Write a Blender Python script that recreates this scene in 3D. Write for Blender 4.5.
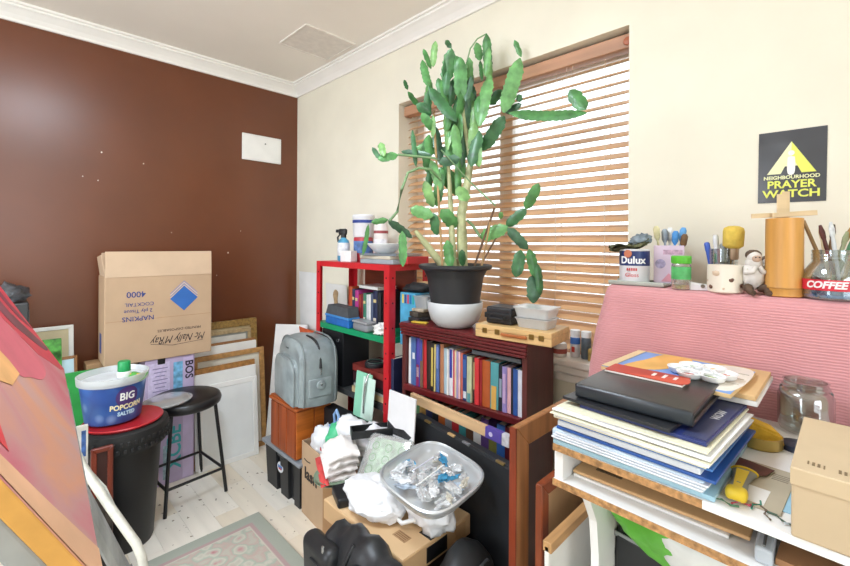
import bpy, bmesh, math, random
from mathutils import Matrix, Vector, Euler, noise
R = math.radians
K = 1.25                      # layout below is drawn in units of 1.25 m (scaled once at the end)
scene = bpy.context.scene
for o in list(bpy.data.objects): bpy.data.objects.remove(o)
col = scene.collection

# ------------------------------------------------------------------ camera
cam_d = bpy.data.cameras.new('camera'); cam = bpy.data.objects.new('camera', cam_d); col.objects.link(cam)
cam_d.sensor_width = 36; cam_d.lens = 18.0; cam_d.shift_y = -39/850; cam_d.clip_start = .02; cam_d.clip_end = 60
cam.location = (0, 0, 1.3*K)
cam.rotation_euler = (Matrix.Rotation(R(45), 4, 'Z') @ Matrix.Rotation(R(90), 4, 'X') @ Matrix.Rotation(R(0.34), 4, 'Z')).to_euler()
scene.camera = cam
# ------------------------------------------------------------------ view, world, lights
vs = scene.view_settings
vs.view_transform = 'Standard'; vs.look = 'None'; vs.gamma = 1; vs.use_curve_mapping = False
vs.exposure = 0.16
w = bpy.data.worlds.new('overcast'); scene.world = w; w.use_nodes = True
w.node_tree.nodes['Background'].inputs[0].default_value = (.93, .97, 1, 1)
w.node_tree.nodes['Background'].inputs[1].default_value = 2.2
def area(name, loc, rot, sx, sy, watts, color=(1, 1, 1)):
    l = bpy.data.lights.new(name, 'AREA'); l.shape = 'RECTANGLE'; l.size = sx*K; l.size_y = sy*K
    l.energy = watts*K*K; l.color = color
    o = bpy.data.objects.new(name, l); col.objects.link(o); o.location = Vector(loc)*K; o.rotation_euler = rot
    return o
area('side_fill_light', (1.78, -.35, 1.5), (0, R(90), 0), 1.15, 1.5, 16, (.90, .99, 1.10))  # unseen fill lamp, added outside the side wall opening behind the camera
area('back_fill_light', (-1.4, -1.78, 1.5), (R(90), 0, 0), 1.6, 1.15, 34, (.90, .99, 1.10))  # second added fill lamp, out of view, brightens the room from the back

# ------------------------------------------------------------------ helpers
def lin(h):
    h = h.lstrip('#'); v = [int(h[i:i+2], 16)/255 for i in (0, 2, 4)]
    return tuple(x/12.92 if x <= .04045 else ((x+.055)/1.055)**2.4 for x in v) + (1,)
_m = {}
def M(hexc, rough=.55, var=.07, vs_=9., bump=0., bs=80., metal=0., coat=0., sheen=0., trans=0., stretch=None):
    key = (hexc, rough, var, vs_, bump, bs, metal, coat, trans, stretch)
    if key in _m: return _m[key]
    m = bpy.data.materials.new('mat_' + hexc.lstrip('#')); m.use_nodes = True
    nt = m.node_tree; b = nt.nodes['Principled BSDF']
    b.inputs['Roughness'].default_value = rough; b.inputs['Metallic'].default_value = metal
    b.inputs['Coat Weight'].default_value = coat
    b.inputs['Transmission Weight'].default_value = trans
    c = lin(hexc)
    tc = nt.nodes.new('ShaderNodeTexCoord'); mp = nt.nodes.new('ShaderNodeMapping'); nt.links.new(tc.outputs['Object'], mp.inputs[0])
    if stretch: mp.inputs['Scale'].default_value = stretch
    n = nt.nodes.new('ShaderNodeTexNoise'); n.inputs['Scale'].default_value = vs_; n.inputs['Detail'].default_value = 5
    nt.links.new(mp.outputs[0], n.inputs['Vector'])
    r = nt.nodes.new('ShaderNodeValToRGB')
    r.color_ramp.elements[0].position = .3; r.color_ramp.elements[1].position = .7
    r.color_ramp.elements[0].color = tuple(x*(1-var*1.6) for x in c[:3]) + (1,)
    r.color_ramp.elements[1].color = tuple(min(1, x*(1+var)) for x in c[:3]) + (1,)
    nt.links.new(n.outputs['Fac'], r.inputs[0]); nt.links.new(r.outputs[0], b.inputs['Base Color'])
    if bump:
        n2 = nt.nodes.new('ShaderNodeTexNoise'); n2.inputs['Scale'].default_value = bs; n2.inputs['Detail'].default_value = 4
        nt.links.new(mp.outputs[0], n2.inputs['Vector'])
        bp = nt.nodes.new('ShaderNodeBump'); bp.inputs['Strength'].default_value = bump; bp.inputs['Distance'].default_value = .004
        nt.links.new(n2.outputs['Fac'], bp.inputs['Height']); nt.links.new(bp.outputs[0], b.inputs['Normal'])
    _m[key] = m
    return m
def wood(hexc, rough=.4, axis=0, var=.22, sc=14, bump=.08):
    st = [14., 14., 14.]; st[axis] = 1.2
    return M(hexc, rough, var, sc/6, bump, 8, stretch=tuple(st))
def clear(tint='f4f7f7', gloss=.16, rough=.06, milk=0.):
    key = ('clear', tint, gloss, rough, milk)
    if key in _m: return _m[key]
    m = bpy.data.materials.new('clear_' + tint); m.use_nodes = True; nt = m.node_tree
    nt.nodes.remove(nt.nodes['Principled BSDF']); out = nt.nodes['Material Output']
    t = nt.nodes.new('ShaderNodeBsdfTransparent'); t.inputs[0].default_value = lin(tint)
    g = nt.nodes.new('ShaderNodeBsdfGlossy'); g.inputs['Roughness'].default_value = rough
    lw = nt.nodes.new('ShaderNodeLayerWeight'); lw.inputs[0].default_value = .35
    ma = nt.nodes.new('ShaderNodeMath'); ma.operation = 'MULTIPLY_ADD'; ma.inputs[1].default_value = .75; ma.inputs[2].default_value = gloss*.4
    nt.links.new(lw.outputs['Facing'], ma.inputs[0])
    mx = nt.nodes.new('ShaderNodeMixShader'); nt.links.new(ma.outputs[0], mx.inputs[0])
    nt.links.new(t.outputs[0], mx.inputs[1]); nt.links.new(g.outputs[0], mx.inputs[2])
    last = mx
    if milk:
        d = nt.nodes.new('ShaderNodeBsdfDiffuse'); d.inputs[0].default_value = lin('f2f4f4')
        m2 = nt.nodes.new('ShaderNodeMixShader'); m2.inputs[0].default_value = milk
        nt.links.new(mx.outputs[0], m2.inputs[1]); nt.links.new(d.outputs[0], m2.inputs[2]); last = m2
    nt.links.new(last.outputs[0], out.inputs[0])
    _m[key] = m
    return m
def RZ(a): return Matrix.Rotation(R(a), 4, 'Z')
def RX(a): return Matrix.Rotation(R(a), 4, 'X')
def RY(a): return Matrix.Rotation(R(a), 4, 'Y')
def TR(*v): return Matrix.Translation(Vector(v))

class B:
    """collects shapes for ONE mesh object"""
    def __init__(s): s.bm = bmesh.new()
    def _xf(s, vs, m):
        if m is not None: bmesh.ops.transform(s.bm, matrix=m, verts=vs)
    def box(s, c, d, m=None, bev=0., seg=2):
        r = bmesh.ops.create_cube(s.bm, size=1); vs = r['verts']
        bmesh.ops.scale(s.bm, vec=Vector(d), verts=vs)
        if bev:
            es = list({e for v in vs for e in v.link_edges})
            rr = bmesh.ops.bevel(s.bm, geom=es, offset=min(bev, min(d)*.49), segments=seg, profile=.5, affect='EDGES')
            vs = list({v for f in rr['faces'] for v in f.verts} | {v for v in vs if v.is_valid})
        bmesh.ops.translate(s.bm, vec=Vector(c), verts=vs); s._xf(vs, m); return s
    def prism(s, poly, y0, y1, m=None):
        """polygon in XZ, extruded along Y"""
        a = [s.bm.verts.new((x, y0, z)) for x, z in poly]; b = [s.bm.verts.new((x, y1, z)) for x, z in poly]
        n = len(poly)
        s.bm.faces.new(a); s.bm.faces.new(b[::-1])
        for i in range(n): s.bm.faces.new((a[i], b[i], b[(i+1) % n], a[(i+1) % n]))
        s._xf(a+b, m); return s
    def lathe(s, prof, n=28, m=None, cap=True, sx=1., sy=1.):
        rings = []
        for r, z in prof:
            rings.append([s.bm.verts.new((r*sx*math.cos(2*math.pi*i/n), r*sy*math.sin(2*math.pi*i/n), z)) for i in range(n)])
        for a, b in zip(rings, rings[1:]):
            for i in range(n): s.bm.faces.new((a[i], a[(i+1) % n], b[(i+1) % n], b[i]))
        if cap:
            if prof[0][0] > 1e-5: s.bm.faces.new(rings[0][::-1])
            if prof[-1][0] > 1e-5: s.bm.faces.new(rings[-1])
        s._xf([v for q in rings for v in q], m); return s
    def tube(s, pts, r, n=8, m=None):
        pts = [Vector(p) for p in pts]; rr = r if isinstance(r, (list, tuple)) else [r]*len(pts); rings = []
        for i, p in enumerate(pts):
            d = (pts[min(i+1, len(pts)-1)] - pts[max(i-1, 0)]).normalized()
            q = d.to_track_quat('Z', 'Y').to_matrix()
            rings.append([s.bm.verts.new(p + q @ Vector((rr[i]*math.cos(2*math.pi*k/n), rr[i]*math.sin(2*math.pi*k/n), 0))) for k in range(n)])
        for a, b in zip(rings, rings[1:]):
            best = min(range(n), key=lambda k: (b[k].co-a[0].co).length); b = b[best:]+b[:best]
            rings[rings.index(a)+1] = b
            for i in range(n): s.bm.faces.new((a[i], a[(i+1) % n], b[(i+1) % n], b[i]))
        s.bm.faces.new(rings[0][::-1]); s.bm.faces.new(rings[-1]); s._xf([v for q in rings for v in q], m); return s
    def grid(s, f, nu, nv, m=None):
        g = [[s.bm.verts.new(f(i/nu, j/nv)) for j in range(nv+1)] for i in range(nu+1)]
        for i in range(nu):
            for j in range(nv): s.bm.faces.new((g[i][j], g[i+1][j], g[i+1][j+1], g[i][j+1]))
        s._xf([v for q in g for v in q], m); return s
    def blob(s, c, d, amp=.15, freq=2.2, seed=0, sub=4, m=None, flat=None, crease=0.):
        r = bmesh.ops.create_icosphere(s.bm, subdivisions=sub, radius=1); vs = r['verts']
        for v in vs:
            p = v.co*freq + Vector((seed*7.1, seed*3.3, seed))
            k = 1 + amp*noise.noise(p)*1.6 + crease*(abs(noise.noise(p*2.7))-.25)
            v.co = v.co*k
            if flat is not None and v.co.z < flat: v.co.z = flat + (v.co.z-flat)*.1
        bmesh.ops.scale(s.bm, vec=Vector(d), verts=vs); bmesh.ops.translate(s.bm, vec=Vector(c), verts=vs); s._xf(vs, m); return s
    def mesh(s, name):
        bmesh.ops.recalc_face_normals(s.bm, faces=s.bm.faces)
        me = bpy.data.meshes.new(name); s.bm.to_mesh(me); s.bm.free(); return me
    def to(s, name, mat, parent=None, loc=(0, 0, 0), rot=None, smooth=None):
        me = s.mesh(name); me.materials.append(mat)
        return place(name, me, parent, loc, rot, smooth)
def place(name, me, parent=None, loc=(0, 0, 0), rot=None, smooth=None):
    o = bpy.data.objects.new(name, me); col.objects.link(o)
    if parent is not None: o.parent = parent
    o.location = loc
    if rot is not None: o.rotation_euler = rot.to_euler() if isinstance(rot, Matrix) else Euler([R(a) for a in rot])
    if smooth is not None:
        me.shade_smooth()
        if smooth < 180: me.set_sharp_from_angle(angle=R(smooth))
    return o
def tag(o, label, cat, group=None):
    o['label'] = label; o['category'] = cat
    if group: o['group'] = group
    return o
def thing(name, label, cat, loc=(0, 0, 0), rot=None, group=None):
    o = bpy.data.objects.new(name, None); col.objects.link(o); o.empty_display_size = .05; o.location = loc
    if rot is not None: o.rotation_euler = rot.to_euler() if isinstance(rot, Matrix) else Euler([R(a) for a in rot])
    return tag(o, label, cat, group)
def struct(o): o['kind'] = 'structure'; return o
def text(name, s, size, mat, parent, loc, rot, ext=.0006, sx=1., cyl=None, shear=0., align='CENTER', bold=0.):
    """lettering as a mesh; local text plane XY; cyl = radius to wrap the line around (axis = local Y)"""
    cu = bpy.data.curves.new(name, 'FONT'); cu.body = s; cu.size = size; cu.extrude = ext; cu.align_x = align; cu.align_y = 'CENTER'
    cu.shear = shear; cu.offset = bold; cu.resolution_u = 3
    t = bpy.data.objects.new(name, cu); col.objects.link(t)
    me = bpy.data.meshes.new_from_object(t.evaluated_get(bpy.context.evaluated_depsgraph_get()))
    bpy.data.objects.remove(t); bpy.data.curves.remove(cu)
    for v in me.vertices:
        v.co.x *= sx
        if cyl:
            a = v.co.x/cyl; rr = cyl + v.co.z
            v.co.x = rr*math.sin(a); v.co.z = rr*math.cos(a) - cyl
    me.materials.clear(); me.materials.append(mat)
    return place(name, me, parent, loc, rot)
STAND = RX(90)     # text lying in XY -> standing, facing -Y

# ================================================================== THE SETTING
BX, WY, CZ = -2.89, 1.55, 2.45          # brown wall, window wall, ceiling
XR, YB = 1.7, -1.7
cream = M('ece7d4', .75, .03, 3, .05, 120)
def brown_paint():
    m = M('6a381c', .36, .08, 2.2, .04, 18); nt = m.node_tree; b = nt.nodes['Principled BSDF']
    n = nt.nodes.new('ShaderNodeTexNoise'); n.inputs['Scale'].default_value = 1.6; n.inputs['Detail'].default_value = 6
    r = nt.nodes.new('ShaderNodeMapRange'); r.inputs[3].default_value = .28; r.inputs[4].default_value = .46
    nt.links.new(n.outputs['Fac'], r.inputs[0]); nt.links.new(r.outputs[0], b.inputs['Roughness'])
    b.inputs['Coat Weight'].default_value = .65; b.inputs['Coat Roughness'].default_value = .28; b.inputs['Specular IOR Level'].default_value = .35
    return m
def floor_mat(i, hexc):
    m = wood(hexc, .38, 0, .045, 8, .02); m = m.copy(); m.name = 'laminate_%s' % hexc
    nt = m.node_tree; b = nt.nodes['Principled BSDF']; src = b.inputs['Base Color'].links[0].from_socket
    g = nt.nodes.new('ShaderNodeNewGeometry')
    v = nt.nodes.new('ShaderNodeTexNoise'); v.inputs['Scale'].default_value = 26; v.inputs['Detail'].default_value = 2
    nt.links.new(g.outputs['Position'], v.inputs['Vector'])
    big = nt.nodes.new('ShaderNodeTexNoise'); big.inputs['Scale'].default_value = 2.2; nt.links.new(g.outputs['Position'], big.inputs['Vector'])
    add = nt.nodes.new('ShaderNodeMath'); add.operation = 'MULTIPLY_ADD'; add.inputs[1].default_value = .25
    nt.links.new(big.outputs['Fac'], add.inputs[0]); nt.links.new(v.outputs['Fac'], add.inputs[2])
    rr = nt.nodes.new('ShaderNodeValToRGB'); rr.color_ramp.elements[0].position = .80; rr.color_ramp.elements[1].position = .83
    nt.links.new(add.outputs[0], rr.inputs[0])
    mx = nt.nodes.new('ShaderNodeMix'); mx.data_type = 'RGBA'
    nt.links.new(rr.outputs[0], mx.inputs[0]); nt.links.new(src, mx.inputs[6]); mx.inputs[7].default_value = lin('8d7b66')
    nt.links.new(mx.outputs[2], b.inputs['Base Color'])
    return m
fl = struct(B().box(((BX+XR)/2, (YB+WY)/2, -.04), (XR-BX+.3, WY-YB+.5, .06)).to('floor', M('8c7a62', .8)))
pm = [floor_mat(i, h) for i, h in enumerate(('f5eee2', 'efe4d2', 'f2eadd', 'eaddc8'))]
random.seed(2)
PW, PL = .115, .62
pmesh = []
for m in pm:
    me = B().box((0, 0, 0), (PL-.0008, PW-.0008, .012), bev=.0005, seg=1).mesh('plank'); me.materials.append(m); pmesh.append(me)
rows = int((WY-YB)/PW)+1
for j in range(rows):
    y = WY-.02-PW/2-j*PW; off = (j*.37) % 1*PL
    x = BX+.01+off-PL/2
    while x-PL/2 < XR-.02:
        if x-PL/2 >= BX-.3 and y > YB: place('plank', random.choice(pmesh), fl, (x, y, -.006))
        x += PL
struct(B().box(((BX+XR)/2, (YB+WY)/2, CZ+.05), (XR-BX+.3, WY-YB+.6, .1)).to('ceiling', M('f3ede2', .85, .02, 2)))
wl = struct(B().box((BX-.06, (YB+WY)/2, CZ/2), (.12, WY-YB+.3, CZ)).to('wall_left', brown_paint()))
chip = B().lathe([(.004, 0), (.0035, .0012), (0, .0014)], 7).mesh('paint_chip'); chip.materials.append(M('e9e2d4', .8))
for y, z, s in ((.39, 1.79, 1), (.585, 1.755, .8), (.31, 1.65, .6), (.375, 1.635, .7), (.73, 1.36, .6), (1.06, 1.235, 1.2), (.99, 1.09, .6), (.72, 1.2, .5), (1.14, 1.38, .6)):
    o = place('paint_chip', chip, wl, (BX+.0002, y, z), (0, 90, 0)); o.scale = (s*1.2, s, 1)
WX0, WX1, WZ0, WZ1 = -1.76, -.548, .87, 2.07
def wall_hole(name, a0, a1, h0, h1, c0, c1, along, t0, t1, mat):
    b = B()
    def seg(p0, p1, q0, q1):
        if along == 'x': b.box(((p0+p1)/2, (t0+t1)/2, (q0+q1)/2), (p1-p0, t1-t0, q1-q0))
        else: b.box(((t0+t1)/2, (p0+p1)/2, (q0+q1)/2), (t1-t0, p1-p0, q1-q0))
    seg(a0, h0, 0, CZ); seg(h1, a1, 0, CZ); seg(h0, h1, 0, c0); seg(h0, h1, c1, CZ)
    return struct(b.to(name, mat))
wall_hole('wall_window', BX-.1, XR+.1, WX0, WX1, WZ0, WZ1, 'x', WY, WY+.26, cream)
wall_hole('wall_right', YB-.1, WY+.1, -1.1, .4, .9, 2.08, 'y', XR, XR+.06, cream)
wall_hole('wall_back', BX-.1, XR+.1, -2.2, -.6, .9, 2.08, 'x', YB-.06, YB, cream)
cov = [(0, 0), (.012, 0), (.016, .012), (.03, .030), (.055, .050), (.066, .056), (.066, .066), (.078, .068), (.078, .080), (0, .080)]
plaster = M('f4f1ea', .7, .02, 4)
b = B().prism(cov, 0, WY-YB, TR(BX, YB, CZ-.079)); struct(b.to('trim_1', plaster))
b = B().prism(cov, 0, XR-BX, TR(BX, WY, CZ-.079) @ RZ(-90)); struct(b.to('trim_2', plaster))
hat = thing('ceiling_hatch', 'square off-white hatch panel set in the ceiling', 'hatch', (-2.165, 1.283, CZ))
B().box((0, 0, -.003), (.285, .3, .005), bev=.001).to('panel', M('e3dcd2', .85, .05, 20, .1, 200), hat)
b = B()
for c, d in (((-.147, 0), (.008, .314)), ((.147, 0), (.008, .314)), ((0, .155), (.286, .008)), ((0, -.155), (.286, .008))): b.box((c[0], c[1], -.004), (d[0], d[1], .008))
b.to('frame', M('ece6dc', .8), hat)
v = thing('wall_plate', 'white rectangular cover plate screwed on brown wall', 'cover plate', (BX, 1.2815, 1.952))
B().box((.006, 0, 0), (.012, .274, .178), bev=.003).to('plate', M('ecebe6', .6, .03), v)
B().box((.012, 0, .0), (.004, .25, .155), bev=.0015).to('panel', M('f0efea', .6, .03), v)
B().lathe([(.006, 0), (.006, .002), (.003, .003)], 10, RY(90) @ TR(-.035, 0, 0)).to('screw', M('9a9a96', .4, metal=.8), v, (.013, .02, 0))
# window: frame, panes, sill
win = thing('window_1', '', ''); del win['label']; del win['category']; struct(win)
white = M('eeece6', .45, .03)
b = B(); gy = WY+.17; cxw = (WX0+WX1)/2
for x in (WX0+.025, WX1-.025): b.box((x, gy, (WZ0+WZ1)/2), (.05, .05, WZ1-WZ0), bev=.004)
for z in (WZ0+.025, WZ1-.025): b.box((cxw, gy, z), (WX1-WX0-.1, .05, .05), bev=.004)
b.to('window_frame', white, win)
B().box((cxw, gy, (WZ0+WZ1)/2), (.07, .055, WZ1-WZ0-.1), bev=.004).to('mullion', white, win)
for s in (-1, 1):
    B().box((cxw+s*.283, gy, (WZ0+WZ1)/2), (.495, .006, WZ1-WZ0-.1)).to('pane', clear('fbfdfd', .1), win)
b = B().box((cxw, 1.555, WZ0-.012), (1.30, .12, .026), bev=.006).box((cxw, 1.53, WZ0-.042), (1.26, .04, .034), bev=.008).box((cxw, 1.535, WZ0-.075), (1.24, .03, .03), bev=.006)
b.to('window_sill', M('efece4', .5, .04, 10), win)
# venetian blind
bl = thing('venetian_blind', 'wooden venetian blind with half-open tan slats across the window', 'blind', (cxw, WY+.085, 0))
bw = WX1-WX0-.02
slatw = wood('dbb184', .42, 0, .10, 8, .02)
railw = wood('bf8f6e', .45, 0, .12, 10, .03)
hb = B().box((0, -.045, 2.033), (bw+.012, .012, .052), bev=.004).box((-bw/2-.004, -.02, 2.033), (.012, .05, .052), bev=.004).box((0, -.005, 2.035), (bw, .05, .04), bev=.003)
hr = hb.to('headrail', railw, bl)
B().lathe([(0, -.006), (.014, -.004), (.016, 0), (.014, .004), (0, .006)], 12, RX(90)).to('end_cap', M('b4633a', .4), hr, (bw/2-.006, -.054, 2.03))
pitch = .0388; nsl = 29
def slat_f(u, v_):
    x = (u-.5)*bw; y = (v_-.5)*.057; return Vector((x, y, .0022*(1-(2*v_-1)**2)))
sb = B(); sb.grid(slat_f, 6, 4); sb.grid(lambda u, v_: slat_f(u, v_)-Vector((0, 0, .0026)), 6, 4)
sme = sb.mesh('slat'); sme.materials.append(slatw)
ztop = 1.985
for i in range(nsl):
    z = ztop-i*pitch
    o = place('slat', sme, bl, (0, 0, z), (29+random.uniform(-1.5, 1.5), random.uniform(-.12, .12), 0))
B().box((0, 0, ztop-nsl*pitch+.012), (bw, .05, .016), bev=.004).to('bottom_rail', railw, bl)
cordm = M('d9c7ae', .8)
for x in (-.46, -.08, .30, .5):
    b = B()
    for y in (-.026, .026): b.tube([(x, y, 2.0), (x, y, .87)], .0012, 5)
    b.to('ladder_cord', cordm, bl)
for x, zb in ((.36, 1.86), (.385, 1.86)):
    B().tube([(x, -.055, 2.0), (x+.002, -.057, 1.92), (x, -.056, zb)], .0012, 5).to('pull_cord', cordm, bl)
# ceiling lamp above the photographer
lampo = thing('ceiling_lamp', 'round white flush ceiling lamp in the middle of the room', 'lamp', (-1.05, .15, CZ))
B().lathe([(.30, 0), (.30, -.03), (.285, -.04)], 32, cap=False).to('base', M('e8e6e0', .5), lampo, smooth=40)
em = bpy.data.materials.new('lamp_glow'); em.use_nodes = True; nt = em.node_tree; nt.nodes.remove(nt.nodes['Principled BSDF'])
e = nt.nodes.new('ShaderNodeEmission'); e.inputs[0].default_value = (.86, .985, 1.12, 1); e.inputs[1].default_value = 33
nt.links.new(e.outputs[0], nt.nodes['Material Output'].inputs[0])
B().lathe([(.285, -.035), (.24, -.055), (.15, -.068), (0, -.072)], 32).to('diffuser', em, lampo, smooth=60)
# rug
def rug_mat():
    m = M('b9b9a9', .95, .12, 40, .5, 260); m = m.copy(); nt = m.node_tree; bs = nt.nodes['Principled BSDF']
    tc = nt.nodes.new('ShaderNodeTexCoord'); sp = nt.nodes.new('ShaderNodeSeparateXYZ'); nt.links.new(tc.outputs['Object'], sp.inputs[0])
    def math_(op, a, bb, c=None):
        n = nt.nodes.new('ShaderNodeMath'); n.operation = op
        for i, q in enumerate((a, bb, c)):
            if q is None: continue
            if isinstance(q, (int, float)): n.inputs[i].default_value = q
            else: nt.links.new(q, n.inputs[i])
        return n.outputs[0]
    ax = math_('ABSOLUTE', sp.outputs[0], 0); ay = math_('ABSOLUTE', sp.outputs[1], 0)
    dx = math_('SUBTRACT', .70*K, ax); dy = math_('SUBTRACT', .85*K, ay); d = math_('MINIMUM', dx, dy)
    def ramp(src, stops):
        r = nt.nodes.new('ShaderNodeValToRGB'); r.color_ramp.interpolation = 'LINEAR'
        el = r.color_ramp.elements
        while len(el) < len(stops): el.new(.5)
        for q, (p, h) in zip(el, stops): q.position = p; q.color = lin(h)
        nt.links.new(src, r.inputs[0]); return r.outputs[0]
    no = nt.nodes.new('ShaderNodeTexNoise'); no.inputs['Scale'].default_value = 11; no.inputs['Detail'].default_value = 3; nt.links.new(tc.outputs['Object'], no.inputs['Vector'])
    vo = nt.nodes.new('ShaderNodeTexVoronoi'); vo.inputs['Scale'].default_value = 15; nt.links.new(tc.outputs['Object'], vo.inputs['Vector'])
    mixv = math_('MULTIPLY_ADD', vo.outputs['Distance'], .55, math_('MULTIPLY', no.outputs['Fac'], .7))
    flow = ramp(mixv, [(.34, 'b98488'), (.42, 'c4a49e'), (.48, 'bdb9ab'), (.56, 'c9c4b6'), (.64, 'aab5a6'), (.72, 'c0aaa0'), (.82, 'bdb8ab')])
    bord = ramp(d, [(0, 'a2a79b'), (.070, 'a6aa9e'), (.074, 'b59a98'), (.092, 'b59a98'), (.096, 'cbc7b8'), (1, 'cbc7b8')])
    st = nt.nodes.new('ShaderNodeMath'); st.operation = 'GREATER_THAN'; st.inputs[1].default_value = .1; nt.links.new(d, st.inputs[0])
    mx = nt.nodes.new('ShaderNodeMix'); mx.data_type = 'RGBA'; nt.links.new(st.outputs[0], mx.inputs[0]); nt.links.new(bord, mx.inputs[6]); nt.links.new(flow, mx.inputs[7])
    nt.links.new(mx.outputs[2], bs.inputs['Base Color'])
    return m
tag(B().box((0, 0, .004), (1.4, 1.7, .008), bev=.003).to('floor_rug', rug_mat(), None, (-1.307, .036, .0005)), 'faded floral rug with grey-green border and pink roses', 'rug')

# ================================================================== LEFT: easel painting, bin, stool, boxes, frames
card = M('bd9f80', .8, .05, 5, .05, 60)
card_in = M('cdb194', .85, .05, 5)
blackm = M('1d1d1f', .5, .1, 10)
def art_mat():
    m = M('c06a70', .5, .05); m = m.copy(); nt = m.node_tree; bs = nt.nodes['Principled BSDF']
    tc = nt.nodes.new('ShaderNodeTexCoord')
    n = nt.nodes.new('ShaderNodeTexNoise'); n.inputs['Scale'].default_value = 2.6; n.inputs['Detail'].default_value = 4; n.inputs['Distortion'].default_value = .8
    nt.links.new(tc.outputs['Object'], n.inputs['Vector'])
    r = nt.nodes.new('ShaderNodeValToRGB'); el = r.color_ramp.elements
    while len(el) < 5: el.new(.5)
    for q, (p, h) in zip(el, ((.28, 'b24a58'), (.42, 'bd6a72'), (.52, 'b98580'), (.62, 'c78a6c'), (.75, 'b78f8a'))): q.position = p; q.color = lin(h)
    nt.links.new(n.outputs['Fac'], r.inputs[0]); nt.links.new(r.outputs[0], bs.inputs['Base Color'])
    return m
# canvas on its easel: local x along the bottom edge (towards the room), z up the face, front = +y
EA = R(28)
PAINT = Matrix(((.9973, .0639, .0352, -1.436), (-.0402, .884, -.4657, .119), (-.0609, .463, .8843, .969), (0, 0, 0, 1)))   # leans back towards -Y
pa = thing('canvas_painting', 'large red and pink abstract canvas tilted on the easel', 'painting', (-1.436, .119, .969), PAINT)
CL, CH = .857, .86
art = art_mat()
B().box((CL/2, -.0105, CH/2), (CL, .019, CH), bev=.002).to('canvas', M('dba24e', .6, .12, 12), pa)
B().box((CL/2, -.0007, CH/2), (CL-.002, .0014, CH-.002)).to('painted_face', art, pa)
def patch(name, pts, y, mat, th=.0002):
    return B().prism(pts, y, y+th).to(name, mat, pa)
def smooth_poly(pts, n=6):
    out = []
    for i in range(len(pts)):
        p0, p1, p2, p3 = (Vector(pts[(i+k-1) % len(pts)]) for k in range(4))
        for t in range(n):
            t /= n; out.append(tuple(.5*((2*p1)+(-p0+p2)*t+(2*p0-5*p1+4*p2-p3)*t*t+(-p0+3*p1-3*p2+p3)*t**3)))
    return out
patch('painted_shape', [(.001, .002), (.057, .02), (.125, .07), (.191, .111), (.221, .155), (.271, .234), (.33, .45), (.33, .858), (.001, .858)], .0002, M('c63848', .5, .15, 6))
patch('painted_shape', smooth_poly([(.271, .234), (.239, .187), (.228, .147), (.213, .103), (.262, .088), (.348, .102), (.423, .136), (.499, .176), (.56, .30), (.56, .60), (.33, .60)]), .0004, M('c8606c', .5, .12, 5))
patch('painted_shape', smooth_poly([(.153, .244), (.123, .192), (.062, .129), (.012, .075), (.068, .085), (.153, .146), (.218, .205), (.25, .3), (.24, .5), (.18, .5)]), .0006, M('6e3a44', .5, .25, 9))
patch('painted_shape', smooth_poly([(.063, .252), (.04, .188), (.015, .135), (.06, .165), (.094, .2), (.118, .28), (.11, .5), (.07, .5)]), .0006, M('6e2d3c', .5, .25, 9))
patch('painted_shape', [(.493, .24), (.478, .191), (.481, .165), (.573, .178), (.66, .23), (.68, .40), (.52, .40)], .0006, M('e0a76a', .5, .12, 9))
patch('painted_shape', [(.74, .194), (.79, .172), (.80, .5), (.74, .5)], .0006, M('cf3a40', .5, .1, 9))
patch('painted_band', [(.785, .001), (.856, .001), (.856, .859), (.815, .859), (.818, .186), (.805, .1)], .0008, M('dba983', .55, .1, 7))
ez = thing('easel', 'grey wooden easel holding the large red canvas', 'easel', (-1.0, .1, 0))
gw = wood('8f8f8c', .6, 2)
# backing board, tray and legs follow the canvas tilt
inv = TR(1.0, -.1, 0) @ PAINT
B().box((CL/2-.01, -.033, .47), (CL, .022, .88), inv, bev=.003).to('back_board', M('a3a5a3', .6, .1), ez)
B().box((CL/2-.05, -.03, -.012), (CL-.3, .05, .02), inv, bev=.004).to('tray', gw, ez)
for x in (.2, .6):
    p = inv @ Vector((x, -.075, -.1)); q = inv @ Vector((x, -.075, .75))
    B().tube([(p.x, p.y+.30, .01), tuple(p), tuple(q)], .018, 8).to('leg', gw, ez)
p = inv @ Vector((.4, -.09, .7)); B().tube([tuple(p), (p.x, p.y-.35, .01)], .018, 8).to('leg', gw, ez)

# white tubular frame bent to the floor
tf = thing('tubular_stand', 'chipped white metal tube stand beside the black bin', 'stand', (-1.69, .352, .009))
wt = M('d9d6c9', .4, .12, 20)
def rel(o, pts): return [tuple(Vector(p)-Vector(o)) for p in pts]
o_ = (-1.69, .352, .009)
B().tube(rel(o_, [(-2.12, .155, .66), (-2.079, .172, .608), (-1.976, .216, .483), (-1.86, .275, .37), (-1.775, .318, .293), (-1.735, .336, .262), (-1.708, .348, .22), (-1.694, .354, .15), (-1.688, .356, .02)]), .0145, 12).to('tube', wt, tf, smooth=60)
B().tube(rel(o_, [(-2.12, .155, .66), (-2.3, .1, .64), (-2.5, .02, .62)]), .0145, 10).to('top_bar', wt, tf, smooth=60)
B().tube(rel(o_, [(-2.5, .02, .62), (-2.5, .0, .0)]), .0145, 10).to('leg', wt, tf, smooth=60)
B().tube(rel(o_, [(-2.0, .235, .455), (-1.93, .275, .40), (-1.86, .30, .33), (-1.80, .325, .27)]), .006, 8).to('cable', M('c9c9be', .5), tf, smooth=60)

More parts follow.
